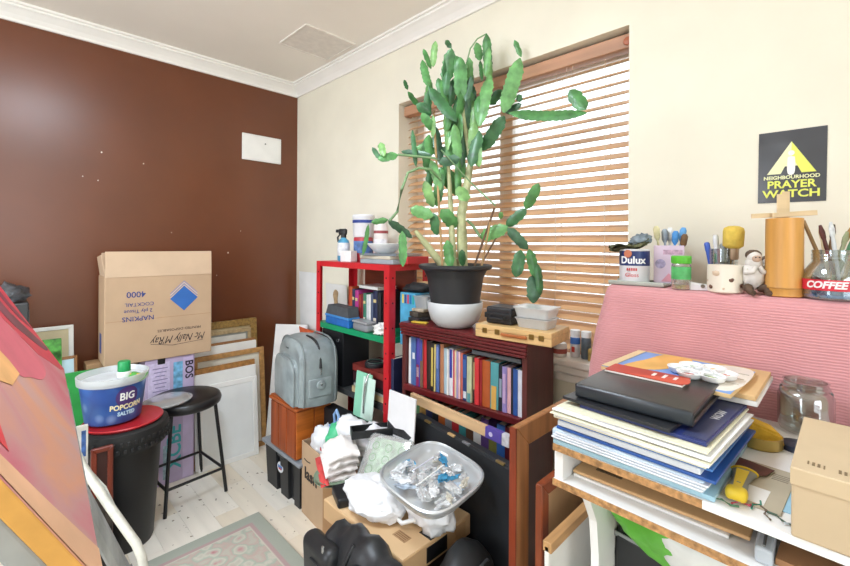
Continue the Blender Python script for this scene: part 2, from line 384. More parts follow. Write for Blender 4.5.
# black bin with tyre-like rim and red lid
bn = thing('waste_bin', 'tall black plastic bin with ribbed rim and red lid', 'bin', (-2.235, .385, .0))
B().lathe([(.108, 0), (.112, .01), (.142, .45), (.142, .47)], 40, cap=True).to('body', M('161618', .45, .1, 6), bn, smooth=50)
B().lathe([(.138, .425), (.160, .43), (.166, .445), (.170, .49), (.166, .515), (.155, .522), (.13, .522), (.13, .43)], 48).to('rim', M('1c1c1d', .6, .1, 20), bn, smooth=40)
tre = B().box((0, 0, 0), (.009, .011, .016), bev=.0015, seg=1).mesh('tread'); tre.materials.append(M('222223', .6))
for k in range(44):
    a = 2*math.pi*k/44
    for dz in (.452, .482):
        aa = a+(.07 if dz > .46 else 0)
        place('tread', tre, bn, (.1695*math.cos(aa), .1695*math.sin(aa), dz), (0, 0, math.degrees(aa)))
B().lathe([(.128, .522), (.142, .524), (.148, .532), (.144, .536), (.125, .530), (0, .530)], 44).to('lid', M('b8242c', .35, .06), bn, smooth=40)
# popcorn tub
pt = thing('popcorn_tub', 'oval blue popcorn tub with lettering standing on the red bin lid', 'tub', (-2.262, .352, .5375), RZ(106)); pt.scale = (.86, .86, 1)
def tubmat():
    m = M('3a62a8', .35, .05); m = m.copy(); nt = m.node_tree; bs = nt.nodes['Principled BSDF']
    tc = nt.nodes.new('ShaderNodeTexCoord'); v_ = nt.nodes.new('ShaderNodeTexVoronoi'); v_.inputs['Scale'].default_value = 9; nt.links.new(tc.outputs['Object'], v_.inputs['Vector'])
    r = nt.nodes.new('ShaderNodeValToRGB'); el = r.color_ramp.elements; el.new(.5)
    for q, (p, h) in zip(el, ((.1, '8fb4e6'), (.3, '3d6bb4'), (.7, '2c4f96'))): q.position = p; q.color = lin(h)
    nt.links.new(v_.outputs['Distance'], r.inputs[0]); nt.links.new(r.outputs[0], bs.inputs['Base Color']); return m
TY = 1.
B().lathe([(.112, 0), (.118, .006), (.140, .165)], 44, sy=TY).to('wall', tubmat(), pt, smooth=50)
B().lathe([(.141, .160), (.149, .164), (.152, .195), (.146, .197), (.141, .175), (.135, .172)], 44, cap=False, sy=TY).to('rim', clear('eef2f4', .3, .2, .45), pt, smooth=50)
B().lathe([(.136, .172), (0, .176)], 44, sy=TY, cap=False).to('lid', M('d8dde2', .4, .08), pt, smooth=50)
lw_ = M('f4f4f0', .5); 
def tub_r(z): return .118+.1384*(z-.006)
def on_tub(name, s_, size, z, mat, sx=1.): text(name, s_, size, mat, pt, (0, -tub_r(z)-.0012, z), RX(90+7.9), .0008, sx, cyl=tub_r(z), bold=.001)
def disc_on_tub(r, z0, off, mat):
    bb = B(); c0 = None; rings = []
    for j in range(1, 4):
        rr_ = r*j/3; rings.append([bb.bm.verts.new(((tub_r(z0+rr_*math.sin(2*math.pi*i/28))+off)*math.sin(rr_*1.1*math.cos(2*math.pi*i/28)/.13), -(tub_r(z0+rr_*math.sin(2*math.pi*i/28))+off)*math.cos(rr_*1.1*math.cos(2*math.pi*i/28)/.13), z0+rr_*math.sin(2*math.pi*i/28))) for i in range(28)])
    bb.bm.faces.new(rings[0])
    for a_, c_ in zip(rings, rings[1:]):
        for i in range(28): bb.bm.faces.new((a_[i], a_[(i+1) % 28], c_[(i+1) % 28], c_[i]))
    bb.to('logo_disc', mat, pt)
disc_on_tub(.044, .112, .0008, M('4a2f6e', .5, .1))
on_tub('letter_big', 'BIG', .044, .114, lw_)
on_tub('letter_popcorn', 'POPCORN', .030, .070, M('f0e6b8', .5))
on_tub('letter_salted', 'SALTED', .022, .042, M('bfe3f4', .5))
bt = thing('glue_bottle', 'white squeeze bottle with green cap lying in the popcorn tub lid', 'bottle', (-2.235, .385, .7135))
B().lathe([(.024, 0), (.027, .004), (.027, .022), (.022, .028)], 20).to('body', M('eceee8', .4), bt, smooth=40)
B().lathe([(.0235, .026), (.0245, .03), (.0235, .066), (.020, .070), (0, .071)], 20).to('cap', M('1f9a55', .4), bt, smooth=40)
def packet(name, label, loc, rot, w, d, h, mat, mat2):
    t_ = thing(name, label, 'packet', loc, rot)
    B().grid(lambda u, v_: Vector(((u-.5)*w, (v_-.5)*d, h*math.sin(math.pi*u)*math.sin(math.pi*v_)+.004*math.sin(9*u+5*v_))), 10, 8).to('wrapper', mat, t_, smooth=180)
    B().box((0, 0, h*.9), (w*.9, d*.12, .002)).to('stripe', mat2, t_)
    return t_
packet('sachet', 'green and yellow striped sachet on the popcorn tub', (-2.21, .415, .7135), RZ(40) @ RX(20), .10, .06, .016, M('5aa84e', .4, .2, 30), M('e5c23c', .4))
# mahogany frame and painted post behind the canvas, dark crate, clear bag
ps = thing('painted_post', 'white wooden post smeared with blue paint behind canvas', 'post', (-2.10, .228, .0))
B().box((0, 0, .295), (.014, .036, .59), bev=.002).to('batten', M('e6e2d8', .6, .1, 20), ps)
B().box((.0075, .004, .52), (.001, .014, .10), bev=.0003).to('paint_smear', M('4b6fae', .6, .3, 40), ps)
def frame(name, label, cat, w, h, rw, th, fm, loc, rot, fill=None, fillm=None, group=None, inset=.5, slip=None):
    """picture frame standing on its bottom rail: x width, z height, front = -y; four mitred rails"""
    t_ = thing(name, label, cat, loc, rot, group)
    for pts in ([(-w/2, 0), (w/2, 0), (w/2-rw, rw), (-w/2+rw, rw)], [(-w/2, h), (-w/2+rw, h-rw), (w/2-rw, h-rw), (w/2, h)],
                [(-w/2, 0), (-w/2+rw, rw), (-w/2+rw, h-rw), (-w/2, h)], [(w/2, 0), (w/2, h), (w/2-rw, h-rw), (w/2-rw, rw)]):
        bb = B().prism(pts, -th/2, th/2)
        bmesh.ops.bevel(bb.bm, geom=list(bb.bm.edges), offset=.0025, segments=1, affect='EDGES')
        bb.to('rail', fm, t_)
    if slip:
        for pts in ([(-w/2+rw, rw), (w/2-rw, rw), (w/2-rw*1.5, rw*1.5), (-w/2+rw*1.5, rw*1.5)], [(-w/2+rw, h-rw), (-w/2+rw*1.5, h-rw*1.5), (w/2-rw*1.5, h-rw*1.5), (w/2-rw, h-rw)],
                    [(-w/2+rw, rw), (-w/2+rw*1.5, rw*1.5), (-w/2+rw*1.5, h-rw*1.5), (-w/2+rw, h-rw)], [(w/2-rw, rw), (w/2-rw, h-rw), (w/2-rw*1.5, h-rw*1.5), (w/2-rw*1.5, rw*1.5)]):
            B().prism(pts, -th*.2, th*.3).to('slip', slip, t_)
    if fillm:
        B().box((0, th*(inset-.5), h/2), (w-rw*1.6, .004, h-rw*1.6)).to(fill or 'panel', fillm, t_)
    return t_
mah = wood('7c3320', .3, 2, .2)
FX = RZ(90)            # face +X
frame('picture_frame', 'small dark mahogany frame leaning against the bin', 'frame', .07, .50, .018, .016, mah, (-2.06, .285, 0), FX, 'panel', M('3a1a14', .5), inset=.5)
dk = thing('dark_crate', 'dark glossy crate on floor beside the white metal tube', 'crate', (-2.02, .215, 0), RZ(8))
B().box((0, 0, .15), (.16, .16, .30), bev=.006).to('body', M('3c3530', .35, .5, 18), dk)
B().box((0, 0, .305), (.166, .166, .012), bev=.003).to('lid', M('4a423a', .3, .5, 14), dk)
tag(B().blob((0, 0, .04), (.075, .075, .07), .25, 3, 5, 4, flat=-.6, crease=.5).to('plastic_bag', clear('eef2f4', .5, .12, .25), None, (-1.845, .318, .0), smooth=180), 'crumpled clear plastic bag on floor by the white tube', 'bag')
# things behind: grey case with bag, green pictures, green cloth
tag(B().box((0, 0, .43), (.12, .24, .86), bev=.01).to('cabinet', M('3a3a3c', .5), None, (-2.72, -.095, 0)), 'dark grey cabinet mostly hidden behind the red canvas', 'cabinet')
sp_ = thing('camera_case', 'dark grey case on the cabinet behind the canvas', 'case', (-2.72, .03, .86))
B().box((0, 0, .08), (.12, .13, .16), bev=.006).to('body', M('3b3c3e', .5), sp_)
B().box((0, .066, .09), (.05, .004, .06), bev=.001).to('latch', M('77787a', .4), sp_)
tag(B().blob((0, 0, .03), (.05, .06, .05), .35, 2.5, 9, 3, flat=-.5, crease=.6).to('crumpled_bag', M('55565a', .3, .5, 30), None, (-2.72, .035, 1.023), smooth=60), 'crumpled grey and black bag on the dark case', 'bag')
lean = RZ(90) @ RX(-8)      # stands on floor facing +X, leaning back on the brown wall
frame('framed_print', 'white framed picture of green leaves behind popcorn tub', 'picture', .23, .66, .02, .02, M('ecebe6', .5), (-2.745, .155, .22), lean, 'print', M('cdbf9a', .7), inset=.4)
tag(B().box((0, 0, .06), (.1, .02, .12), bev=.003).box((0, 0, .0), (.1, .02, .12)).to('leafy_card', M('4f9a3e', .5, .5, 28), None, (-2.715, .165, .71), lean), 'small green leafy card on the white framed picture', 'card')
frame('framed_print', 'brown framed print with blue drawing below the leafy card', 'picture', .14, .42, .014, .016, wood('9a6a3c', .5, 2), (-2.665, .205, .32), lean, 'print', M('b9d3dd', .6), inset=.3)
tag(B().box((0, 0, .11), (.28, .25, .218), bev=.006).to('storage_chest', M('5a4a3e', .6), None, (-2.72, .165, 0)), 'low brown chest under the leaning prints', 'chest')
tag(B().box((0, 0, .2), (.17, .014, .40), bev=.003).to('green_board', M('2d9a45', .5, .2, 9), None, (-2.615, .272, .27), lean), 'bright green board standing behind the popcorn tub', 'board')
tag(B().box((0, 0, .135), (.12, .2, .27), bev=.005).to('carton', M('8a6a4a', .8), None, (-2.49, .24, 0)), 'small brown carton hidden behind the black bin', 'carton')

# stool
st = thing('stool', 'black round stool with vinyl seat and four metal legs', 'stool', (-2.43, .682, 0), RZ(6))
iron = M('17171a', .4, .1)
B().lathe([(.06, .455), (.150, .458), (.166, .468), (.170, .485), (.164, .503), (.150, .510), (.07, .508), (0, .503)], 40).to('seat', M('1a1a1c', .35, .25, 12), st, smooth=60)
for sx in (-1, 1):
    for sy in (-1, 1):
        B().tube([(sx*.105, sy*.105, .46), (sx*.145, sy*.145, .003)], .0085, 10).to('leg', iron, st, smooth=60)
f_ = .135
for a, c in (((-f_, -f_), (f_, -f_)), ((f_, -f_), (f_, f_)), ((f_, f_), (-f_, f_)), ((-f_, f_), (-f_, -f_))):
    B().tube([(a[0], a[1], .125), (c[0], c[1], .125)], .007, 8).to('stretcher', iron, st, smooth=60)
B().lathe([(.105, .448), (.115, .448), (.115, .460), (.105, .460)], 28, cap=False).to('seat_ring', iron, st)
ld = thing('dome_cover', 'clear domed plastic lid lying on the black stool', 'lid', (-2.395, .585, .507), (3, -4, 0))
B().lathe([(.112, 0), (.112, .006), (.104, .010), (.098, .020), (.07, .028), (0, .032)], 36, cap=False).to('dome', clear('e8edf0', .5, .08, .25), ld, smooth=50)
B().lathe([(.110, .004), (.117, .005), (.117, .010), (.110, .010)], 36, cap=False).to('rim', clear('dfe5e8', .6, .1, .4), ld, smooth=50)

# tall purple product box, big napkin carton on top
pb = thing('product_box', 'tall lilac printed product box under the big napkin carton', 'box', (-2.665, .655, 0), (0, 0, 0))
B().box((0, 0, .34), (.15, .235, .68), bev=.004).to('carton', M('b9a8c6', .5, .1, 4), pb)
fxT = RZ(90) @ RX(90)
B().box((.0755, .085, .34), (.002, .05, .66)).to('side_stripe', M('c7b6d6', .5), pb)
B().box((.0755, .035, .55), (.002, .045, .2)).to('blue_panel', M('79b7dc', .5, .3, 30), pb)
B().box((.0755, -.055, .56), (.002, .10, .2)).to('text_panel', M('cdc0dc', .5, .1, 60), pb)
for k in range(7): B().box((.077, -.05, .63-.02*k), (.001, .07-.012*(k % 3), .005)).to('text_line', M('8b7fa6', .5), pb)
text('letter_bos', 'BOS', .055, M('2b2438', .5), pb, (.077, .088, .60), fxT @ RZ(-90), .0008, bold=.0012)
text('letter_xcb', 'XCBE', .095, M('3aa3a6', .5), pb, (.0775, .02, .19), fxT @ RZ(90), .0008, bold=.002)
for k in range(2): B().box((.0768, -.02-.05*k, .12), (.001, .03, .18)).to('print_smudge', M('c2a2a8' if k else '9bb3bd', .5, .3, 30), pb)
B().box((.0765, -.045, .672), (.003, .035, .04)).to('black_tape', M('151516', .4), pb)
cb = thing('napkin_carton', 'large cardboard napkin carton with blue diamond standing upside down', 'carton', (-2.69, .612, .682), RZ(-1.5))
CW, CD, CHh = .492, .22, .445
B().box((-.0, 0, CHh/2), (CD, CW, CHh), bev=.004).to('body', card, cb)
flm = B().box((0, 0, .065), (.004, CW-.004, .13), bev=.001).to('flap', card_in, cb, (CD/2+.001, 0, CHh-.004), (0, -3, 0))
B().box((0, 0, .06), (.004, CW-.02, .12), bev=.001).to('flap', card_in, cb, (-CD/2+.006, 0, CHh-.004), (0, 4, 0))
B().prism([(-.1, 0), (.1, 0), (.085, .115), (-.085, .10)], -.002, .002).to('flap', card_in, cb, (0, -CW/2+.006, CHh-.004), (8, 0, 0))
B().box((.1105, 0, .22), (.0005, CW-.01, .0015)).to('crease', M('a87f58', .8), cb)
ink = M('3c4a86', .7); inkd = M('4a3f3c', .7)
face = CD/2+.0005
def ctext(n, s, size, y, z, m=ink, sx=1., sh=0., bold=0.): text(n, s, size, m, cb, (face, y, z), fxT @ RZ(180), .0006, sx, shear=sh, bold=bold)
ctext('letter_4000', '4000', .042, -.115, .352, bold=.0004)
ctext('letter_cocktail', 'COCKTAIL', .026, -.10, .300)
ctext('letter_ply', '2 ply Tissue', .026, -.105, .265)
ctext('letter_napkins', 'NAPKINS', .034, -.105, .228, bold=.0002)
dm = [(0, -.068), (.068, 0), (0, .068), (-.068, 0)]
def diamond(nm, m, dz, off):
    bb = B().prism(dm, 0, .001); bb.to(nm, m, cb, (face+off, .105, .315+dz), FX)
diamond('printed_diamond', M('8d8aa8', .7), .028, -.0004); diamond('printed_diamond', M('e0c6a4', .8), .020, -.0001); diamond('printed_diamond', M('7782ac', .7), .014, .0002); diamond('printed_diamond', M('d8bc98', .8), .006, .0004); diamond('printed_diamond', M('2f66b0', .7), 0, .0008)
ctext('letter_printed', 'PRINTED DISPOSABLES', .018, .085, .150, inkd, 1.15)
ctext('letter_signature', "Mc Nally M'Ray", .055, .085, .100, inkd, .75, .5)
bb = B().tube([(face, .20, .075), (face, .05, .066), (face, -.05, .085)], .0012, 6); bb.to('signature_stroke', inkd, cb)
B().box((-.02, -CW/2-.0005, .10), (.06, .001, .10)).to('blue_print', ink, cb)
# support for the carton behind the lilac box
tag(B().box((0, 0, .34), (.10, .22, .68), bev=.004).to('plain_carton', M('a98660', .8, .06), None, (-2.77, .42, 0)), 'plain brown carton under the napkin carton behind the bin', 'carton')
# stack of canvases and frames leaning on the brown wall
raw = wood('b88a52', .55, 1, .18)
gold = wood('9b7a42', .4, 1, .3, 20)
offw = M('ecebe6', .7, .03, 5, .04, 150)
lin2 = M('e2dccb', .8, .05, 8)
LN = lambda a, z=90: RZ(z) @ RX(-a)
frame('gilt_frame', 'ornate gilt picture frame at the back of the canvas stack', 'frame', .44, .80, .045, .03, gold, (-2.775, 1.007, 0), LN(5), 'picture', M('8f6d4a', .7, .1), slip=M('c9b48a', .5))
frame('framed_drawing', 'framed pale drawing with grey mount inside the canvas stack', 'picture', .40, .745, .022, .02, wood('b29a72', .5, 1), (-2.74, .975, 0), LN(5), 'print', M('d8d6cc', .7), slip=M('8f9088', .6))
tag(B().box((0, 0, .34), (.40, .008, .68)).to('brown_board', M('a6764a', .8, .08), None, (-2.72, .99, 0), LN(5)), 'brown hardboard sheet between leaning canvases', 'board')
tag(B().box((0, 0, .335), (.40, .02, .67), bev=.003).to('blank_canvas', offw, None, (-2.695, .985, 0), LN(4.5)), 'blank white canvas behind the wooden stretchers', 'canvas')
frame('stretcher_canvas', 'tall canvas back with pale wooden stretcher bars', 'canvas', .43, .625, .03, .018, raw, (-2.665, 1.01, 0), LN(5), 'canvas_back', lin2, inset=.9)
frame('stretcher_canvas', 'shorter wooden stretcher with linen back in canvas stack', 'canvas', .37, .565, .034, .018, wood('a8763e', .5, 1), (-2.635, .965, 0), LN(5), 'canvas_back', lin2, inset=.9)
tag(B().box((0, 0, .27), (.36, .018, .535), bev=.003).to('blank_canvas', M('e9e8e4', .6, .03), None, (-2.61, .965, 0), LN(5)), 'white canvas edge behind the front white frame', 'canvas')
frame('white_picture', 'front white framed panel of the stack leaning on brown wall', 'canvas', .34, .475, .028, .02, M('f1f0ec', .5, .02), (-2.585, .965, 0), LN(5, 88), 'panel', M('eceeed', .6, .02), inset=.3)
tag(B().box((0, 0, .38), (.21, .016, .76), bev=.002).to('white_board', M('eeeeec', .6, .03), None, (-2.60, 1.30, 0), RZ(66) @ RX(-12) @ RY(5)), 'bare white board leaning in the corner behind grey bag', 'board')

# ================================================================== MIDDLE: corner papers, storage box, crate, bag, red shelf
def sheet(name, label, cat, w, h, mat, loc, rot, curl=.0, th=.0012, kids=()):
    t_ = thing(name, label, cat, loc, rot)
    B().grid(lambda u, v_: Vector(((u-.5)*w, -curl*math.sin(math.pi*u)*v_, v_*h)), 6, 5).grid(lambda u, v_: Vector(((u-.5)*w, th-curl*math.sin(math.pi*u)*v_, v_*h)), 6, 5).to('sheet', mat, t_, smooth=180)
    for nm, pts, mt in kids:
        B().prism(pts, -curl-.0016, -curl-.0006).to(nm, mt, t_)
    return t_
sheet('paper_sheet', 'tall blank white sheet pinned in the corner beside red shelf', 'paper', .26, .40, M('eef0ee', .8, .03), (-2.67, 1.535, .70), (2, 0, 0), .006)
sheet('drawing', 'pencil figure drawing on white paper behind red shelf post', 'drawing', .24, .27, M('e6e6e2', .8, .04), (-2.33, 1.538, .77), (3, 0, 0), .004, kids=[('figure', smooth_poly([(-.02, .03), (.02, .03), (.03, .10), (.02, .17), (.03, .22), (-.005, .235), (-.03, .20), (-.02, .15), (-.035, .09)]), M('b69a74', .8, .3, 20))])
sheet('craft_paper', 'orange and green painted paper scrap behind the grey bag', 'paper', .36, .14, M('e0622c', .7, .2, 12), (-2.46, 1.46, .60), (10, 0, 0), .01, kids=[('green_patch', smooth_poly([(0, .03), (.15, .02), (.16, .12), (.03, .13)]), M('5c9a48', .7, .2)), ('white_patch', [(-.16, .0), (-.09, .0), (-.09, .07), (-.15, .06)], M('eeeeea', .7))])
# storage box
sb_ = thing('storage_box', 'black plastic storage box with grey lid under the crate', 'box', (-2.07, 1.125, 0))
bp = M('232426', .5, .1, 8)
pts = []
def tote(w, d, z): 
    n = .018; return [(-w, -d), (-w*.35, -d), (-w*.35, -d+n), (-w*.1, -d+n), (-w*.1, -d), (w*.1, -d), (w*.1, -d-.0), (w*.35, -d), (w*.35, -d+n), (w*.7, -d+n), (w*.7, -d), (w, -d), (w, -d*.3), (w-n, -d*.3), (w-n, d*.3), (w, d*.3), (w, d), (-w, d)]
bb = B(); lo = tote(.175, .085, 0); hi = tote(.188, .092, 0)
va = [bb.bm.verts.new((x, y, 0)) for x, y in lo]; vb = [bb.bm.verts.new((x, y, .215)) for x, y in hi]
bb.bm.faces.new(va); bb.bm.faces.new(vb[::-1])
for i in range(len(va)): bb.bm.faces.new((va[i], va[(i+1) % len(va)], vb[(i+1) % len(va)], vb[i]))
bb.to('body', bp, sb_)
B().box((0, 0, .225), (.415, .215, .022), bev=.008, seg=3).to('lid', M('8d9298', .4, .06), sb_, smooth=40)
B().box((0, 0, .238), (.37, .17, .006), bev=.003).to('lid_panel', M('979ca1', .4, .06), sb_)
B().box((0, -.092, .215), (.08, .012, .04), bev=.004).to('clip', M('3a3b3d', .5), sb_)
lb_ = B().lathe([(.026, 0), (.026, .0015), (.024, .002)], 24, RX(90), sx=1.25).to('sticker', M('d9dde2', .4), sb_, (-.02, -.0885, .135), (-4, 0, 0))
B().box((-.02, -.0905, .135), (.045, .001, .018), bev=.0003).to('sticker_print', M('4c7fc0', .5), sb_)
B().box((-.02, -.0915, .128), (.03, .001, .008)).to('sticker_print', M('c2473c', .5), sb_)
# wooden crate on the lid
cr = thing('wooden_crate', 'reddish brown varnished wooden chest on the storage box', 'chest', (-2.025, 1.115, .2415), RZ(0))
wr = wood('9a4a22', .35, 2, .28, 10); wt2 = wood('b05a28', .35, 0, .25, 10); wo = wood('c06a28', .35, 1, .25, 10)
B().box((0, 0, .122), (.262, .196, .24), bev=.005).to('body', wr, cr)
for k in range(3): B().box((-.087+.087*k, -.099, .122), (.082, .006, .225), bev=.002).to('board', wr, cr)
for k in range(2): B().box((.1325, -.0495+.099*k, .122), (.006, .093, .225), bev=.002).to('board', wo, cr)
B().box((0, 0, .25), (.285, .215, .016), bev=.005).to('lid', wt2, cr)
B().box((0, 0, .2615), (.27, .2, .008), bev=.003).to('lid_panel', wt2, cr)
# grey leather bag
gm = M('8e9899', .34, .2, 9, .35, 22)
bg = thing('shoulder_bag', 'grey leather shoulder bag with front pocket on the wooden chest', 'bag', (-1.985, 1.13, .5085), RZ(-8))
def bagprof(w, h, n=26):
    out = []
    for i in range(n+1):
        a = math.pi*i/n
        x = -math.cos(a); z = math.sin(a)
        out.append((w*math.copysign(abs(x)**.55, x), .62*h+.38*h*abs(z)**.8 if 0 < i < n else .55*h))
    return [(-w*.94, 0), (-w*1.0, .04)] + [(p[0], p[1]) for p in out] + [(w*1.0, .04), (w*.94, 0)]
bb = B(); LB, HB, DB = .165, .315, .098
secs = []
for k, (y, s, hs) in enumerate(((-DB, .90, .93), (-DB*.8, .98, .985), (-DB*.4, 1, 1), (0, 1.01, 1.01), (DB*.4, 1, 1), (DB*.8, .98, .985), (DB, .90, .93))):
    secs.append([bb.bm.verts.new((x*s, y, z*hs+.004*math.sin(9*x+k))) for x, z in bagprof(LB, HB)])
for a, c in zip(secs, secs[1:]):
    for i in range(len(a)): bb.bm.faces.new((a[i], a[(i+1) % len(a)], c[(i+1) % len(a)], c[i]))
bb.bm.faces.new(secs[0][::-1]); bb.bm.faces.new(secs[-1]); bb.to('body', gm, bg, smooth=50)
bb = B(); pp_ = bagprof(.138, .225); s0 = [bb.bm.verts.new((x-.006, -DB+.002, z+.004)) for x, z in pp_]; s1 = [bb.bm.verts.new(((x*.98)-.006, -DB-.022, z*.97+.006)) for x, z in pp_]; s2 = [bb.bm.verts.new((x*.93-.006, -DB-.028, z*.94+.008)) for x, z in pp_]
for a, c in ((s0, s1), (s1, s2)):
    for i in range(len(a)): bb.bm.faces.new((a[i], a[(i+1) % len(a)], c[(i+1) % len(a)], c[i]))
bb.bm.faces.new(s2); bb.to('front_pocket', gm, bg, smooth=50)
for k, (y_, s_, hs_) in enumerate(((-DB*.82, .985, .99), (DB*.82, .985, .99))):
    B().tube([(x_*s_*1.005, y_, z_*hs_+.003) for x_, z_ in bagprof(LB, HB)], .0045, 8).to('piping', M('7f8787', .35, .1), bg, smooth=60)
B().tube([(x_*.985-.006, -DB-.020, z_*.975+.006) for x_, z_ in bagprof(.138, .225)], .004, 8).to('piping', M('7f8787', .35, .1), bg, smooth=60)
bb = B().tube([(.02, -.012, HB*1.005), (.07, -.008, HB*1.0), (.115, -.004, HB*.965), (.141, 0, HB*.87), (.161, .0, HB*.70), (.167, .0, HB*.58)], .0075, 8); bb.to('zip', M('16171a', .4), bg, smooth=60)
B().box((.170, 0, .165), (.006, .006, .03), bev=.002).to('zip_pull', M('c9ccce', .25, metal=.9), bg)
B().box((.164, 0, .09), (.014, .12, .09), bev=.006, seg=3).to('end_pocket', gm, bg, smooth=40)
B().lathe([(.022, 0), (.022, .006), (.018, .009)], 20, RY(90)).to('pocket_tab', gm, bg, (.170, 0, .105))
B().lathe([(.006, 0), (.006, .003), (.004, .004)], 12, RY(90)).to('stud', M('b5b9bb', .25, metal=.9), bg, (.179, 0, .108))
B().box((-.02, -DB-.002, .262), (.03, .003, .006), bev=.001).to('badge', M('5d6465', .3, metal=.6), bg)
def strap(pts, w, t):
    bb = B(); prev = None
    ps_ = [Vector(p) for p in pts]; q = []
    for i, p in enumerate(ps_):
        d = (ps_[min(i+1, len(ps_)-1)]-ps_[max(i-1, 0)]).normalized(); s_ = Vector((0, 1, 0)); n_ = d.cross(s_).normalized()
        q.append([bb.bm.verts.new(p+s_*a*w/2+n_*c*t/2) for a, c in ((-1, -1), (1, -1), (1, 1), (-1, 1))])
    for a, c in zip(q, q[1:]):
        for i in range(4): bb.bm.faces.new((a[i], a[(i+1) % 4], c[(i+1) % 4], c[i]))
    bb.bm.faces.new(q[0]); bb.bm.faces.new(q[-1]); return bb
strap([(-.161, -.02, .17), (-.175, -.02, .19), (-.20, -.02, .17), (-.225, -.02, .09), (-.23, -.02, .0), (-.215, -.02, -.07), (-.185, -.02, -.06), (-.175, -.02, .03), (-.162, -.02, .08)], .022, .004).to('strap', gm, bg, smooth=60)
B().box((-.195, -.02, .09), (.02, .028, .03), bev=.003).to('buckle', M('b9bdbe', .3, metal=.9), bg)
# red metal shelving
rs = thing('metal_shelving', 'red painted metal shelving with green shelves in the corner', 'shelving', (-1.79, 1.375, 0))
rp = M('c5202a', .4, .08, 8); gp = M('0f8f5e', .4, .06)
SW, SD, SH = .312, .125, 1.203
def post(x, y, sx, sy):
    bb = B().box((sx*-.018, 0, SH/2), (.036, .003, SH)).box((0, sy*-.018, SH/2), (.003, .036, SH))
    o = bb.to('post', rp, rs, (x, y, 0)); return o
hole = B().lathe([(.0045, -.0006), (.0045, .0006)], 8, RX(90)).mesh('bolt_hole'); hole.materials.append(M('2a0a0c', .6))
for x, y, sx, sy in ((-SW, -SD, -1, -1), (SW, -SD, 1, -1), (SW, SD, 1, 1), (-SW, SD, -1, 1)):
    po = post(x, y, sx, sy)
    if y < 0:
        for k in range(9): place('bolt_hole', hole, po, (-sx*.02, -.0018, SH-.06-k*.115))
    if x > 0:
        for k in range(9): place('bolt_hole', hole, po, (.0018, -sy*.02, SH-.06-k*.115), (0, 0, 90))
def shelf(z, m, th=.028):
    bb = B().box((0, 0, z-.002), (2*SW-.008, 2*SD-.008, .004))
    for y in (-SD+.003, SD-.003): bb.box((0, y, z-th/2), (2*SW-.006, .003, th))
    for x in (-SW+.003, SW-.003): bb.box((x, 0, z-th/2), (.003, 2*SD-.006, th))
    return bb.to('shelf', m, rs)
shelf(SH, rp); shelf(.868, gp); shelf(.555, M('3c3f40', .5)); shelf(.22, M('3c3f40', .5))
OX, OY = -1.755, 1.375
def bx(name, label, cat, c, d, mat, rz=0, bev=.003, group=None, base=True):
    """closed box object standing at c (base centre)"""
    t_ = B().box((0, 0, d[2]/2), d, bev=bev).to(name, mat, None, c, (0, 0, rz)); return tag(t_, label, cat, group)
def book(name, label, w, d, h, cover, loc, rot=None, pages='e8e2d2', group=None, spine=None, rounded=True, cat='book'):
    """book: x thickness, y depth (spine at -y), z height"""
    t_ = thing(name, label, cat, loc, rot, group)
    c = .0022 if w > .01 else .0012
    bb = B().box((-w/2+c/2, 0, h/2), (c, d, h)).box((w/2-c/2, 0, h/2), (c, d, h))
    n = 5; prof = [(-w/2, -d/2+.001)] + [(-w/2+w*i/n, -d/2-w*.10*math.sin(math.pi*i/n)) for i in range(n+1)] + [(w/2, -d/2+.001)]
    bb.prism([(p[0], p[1]) for p in prof], 0, h, Matrix(((1, 0, 0, 0), (0, 0, 1, 0), (0, 1, 0, 0), (0, 0, 0, 1))))
    bb.to('cover', cover, t_)
    B().box((0, .001, h/2), (w-2*c, d-.006, h-.007)).to('pages', M(pages, .9, .06, 60), t_)
    if spine:
        for (z0, z1, hx) in spine:
            B().box((0, -d/2-w*.10-.0002, h*(z0+z1)/2), (w*.62, .0012, h*(z1-z0))).to('spine_print', M(hx, .5), t_)
    return t_
def lying(name, label, w, d, th, cover, c, rz=0, pages='e6e0cf', group=None, cat='book'):
    t_ = thing(name, label, cat, c, RZ(rz), group)
    e_ = .0022
    B().box((0, 0, e_/2), (w, d, e_)).box((0, 0, th-e_/2), (w, d, e_)).box((0, -d/2+e_/2, th/2), (w, e_, th)).to('cover', cover, t_)
    B().box((0, .002, th/2), (w-.008, d-.008, th-2*e_)).to('pages', M(pages, .9, .06, 60), t_)
    return t_
# --- top of the red shelf
zt = SH+.001
sp = thing('spray_bottle', 'blue and white spray bottle with black trigger on red shelf', 'bottle', (-1.975, 1.34, zt), RZ(20))
B().lathe([(.030, 0), (.033, .005), (.033, .09), (.028, .112), (.014, .125), (.013, .132)], 20).to('body', M('4f9fc4', .35, .2, 20), sp, smooth=50)
B().lathe([(.0335, .03), (.0335, .10)], 20, cap=False).to('label', M('e4e8ea', .5, .2, 24), sp)
B().box((-.005, 0, .16), (.05, .022, .035), bev=.008, seg=3).box((-.035, 0, .165), (.03, .014, .018), bev=.004).tube([(-.02, 0, .15), (-.04, 0, .13), (-.036, 0, .105)], .005, 8).lathe([(.015, .128), (.015, .146)], 14).to('trigger', M('1a1b1d', .4), sp, smooth=40)
bx('small_carton', 'small white carton in front of spray bottle', 'carton', (-1.875, 1.305, zt), (.075, .05, .058), M('e6e3e0', .6, .06, 20), 12)
rc = thing('red_tin', 'red and blue printed tin under the white paint tub', 'tin', (-1.875, 1.40, zt))
B().lathe([(.05, 0), (.052, .003), (.052, .126), (.05, .13)], 28).to('body', M('b83a46', .4, .2, 14), rc, smooth=50)
B().lathe([(.0525, .045), (.0525, .11)], 28, cap=False).to('label', M('5a7fb8', .5, .5, 16), rc)
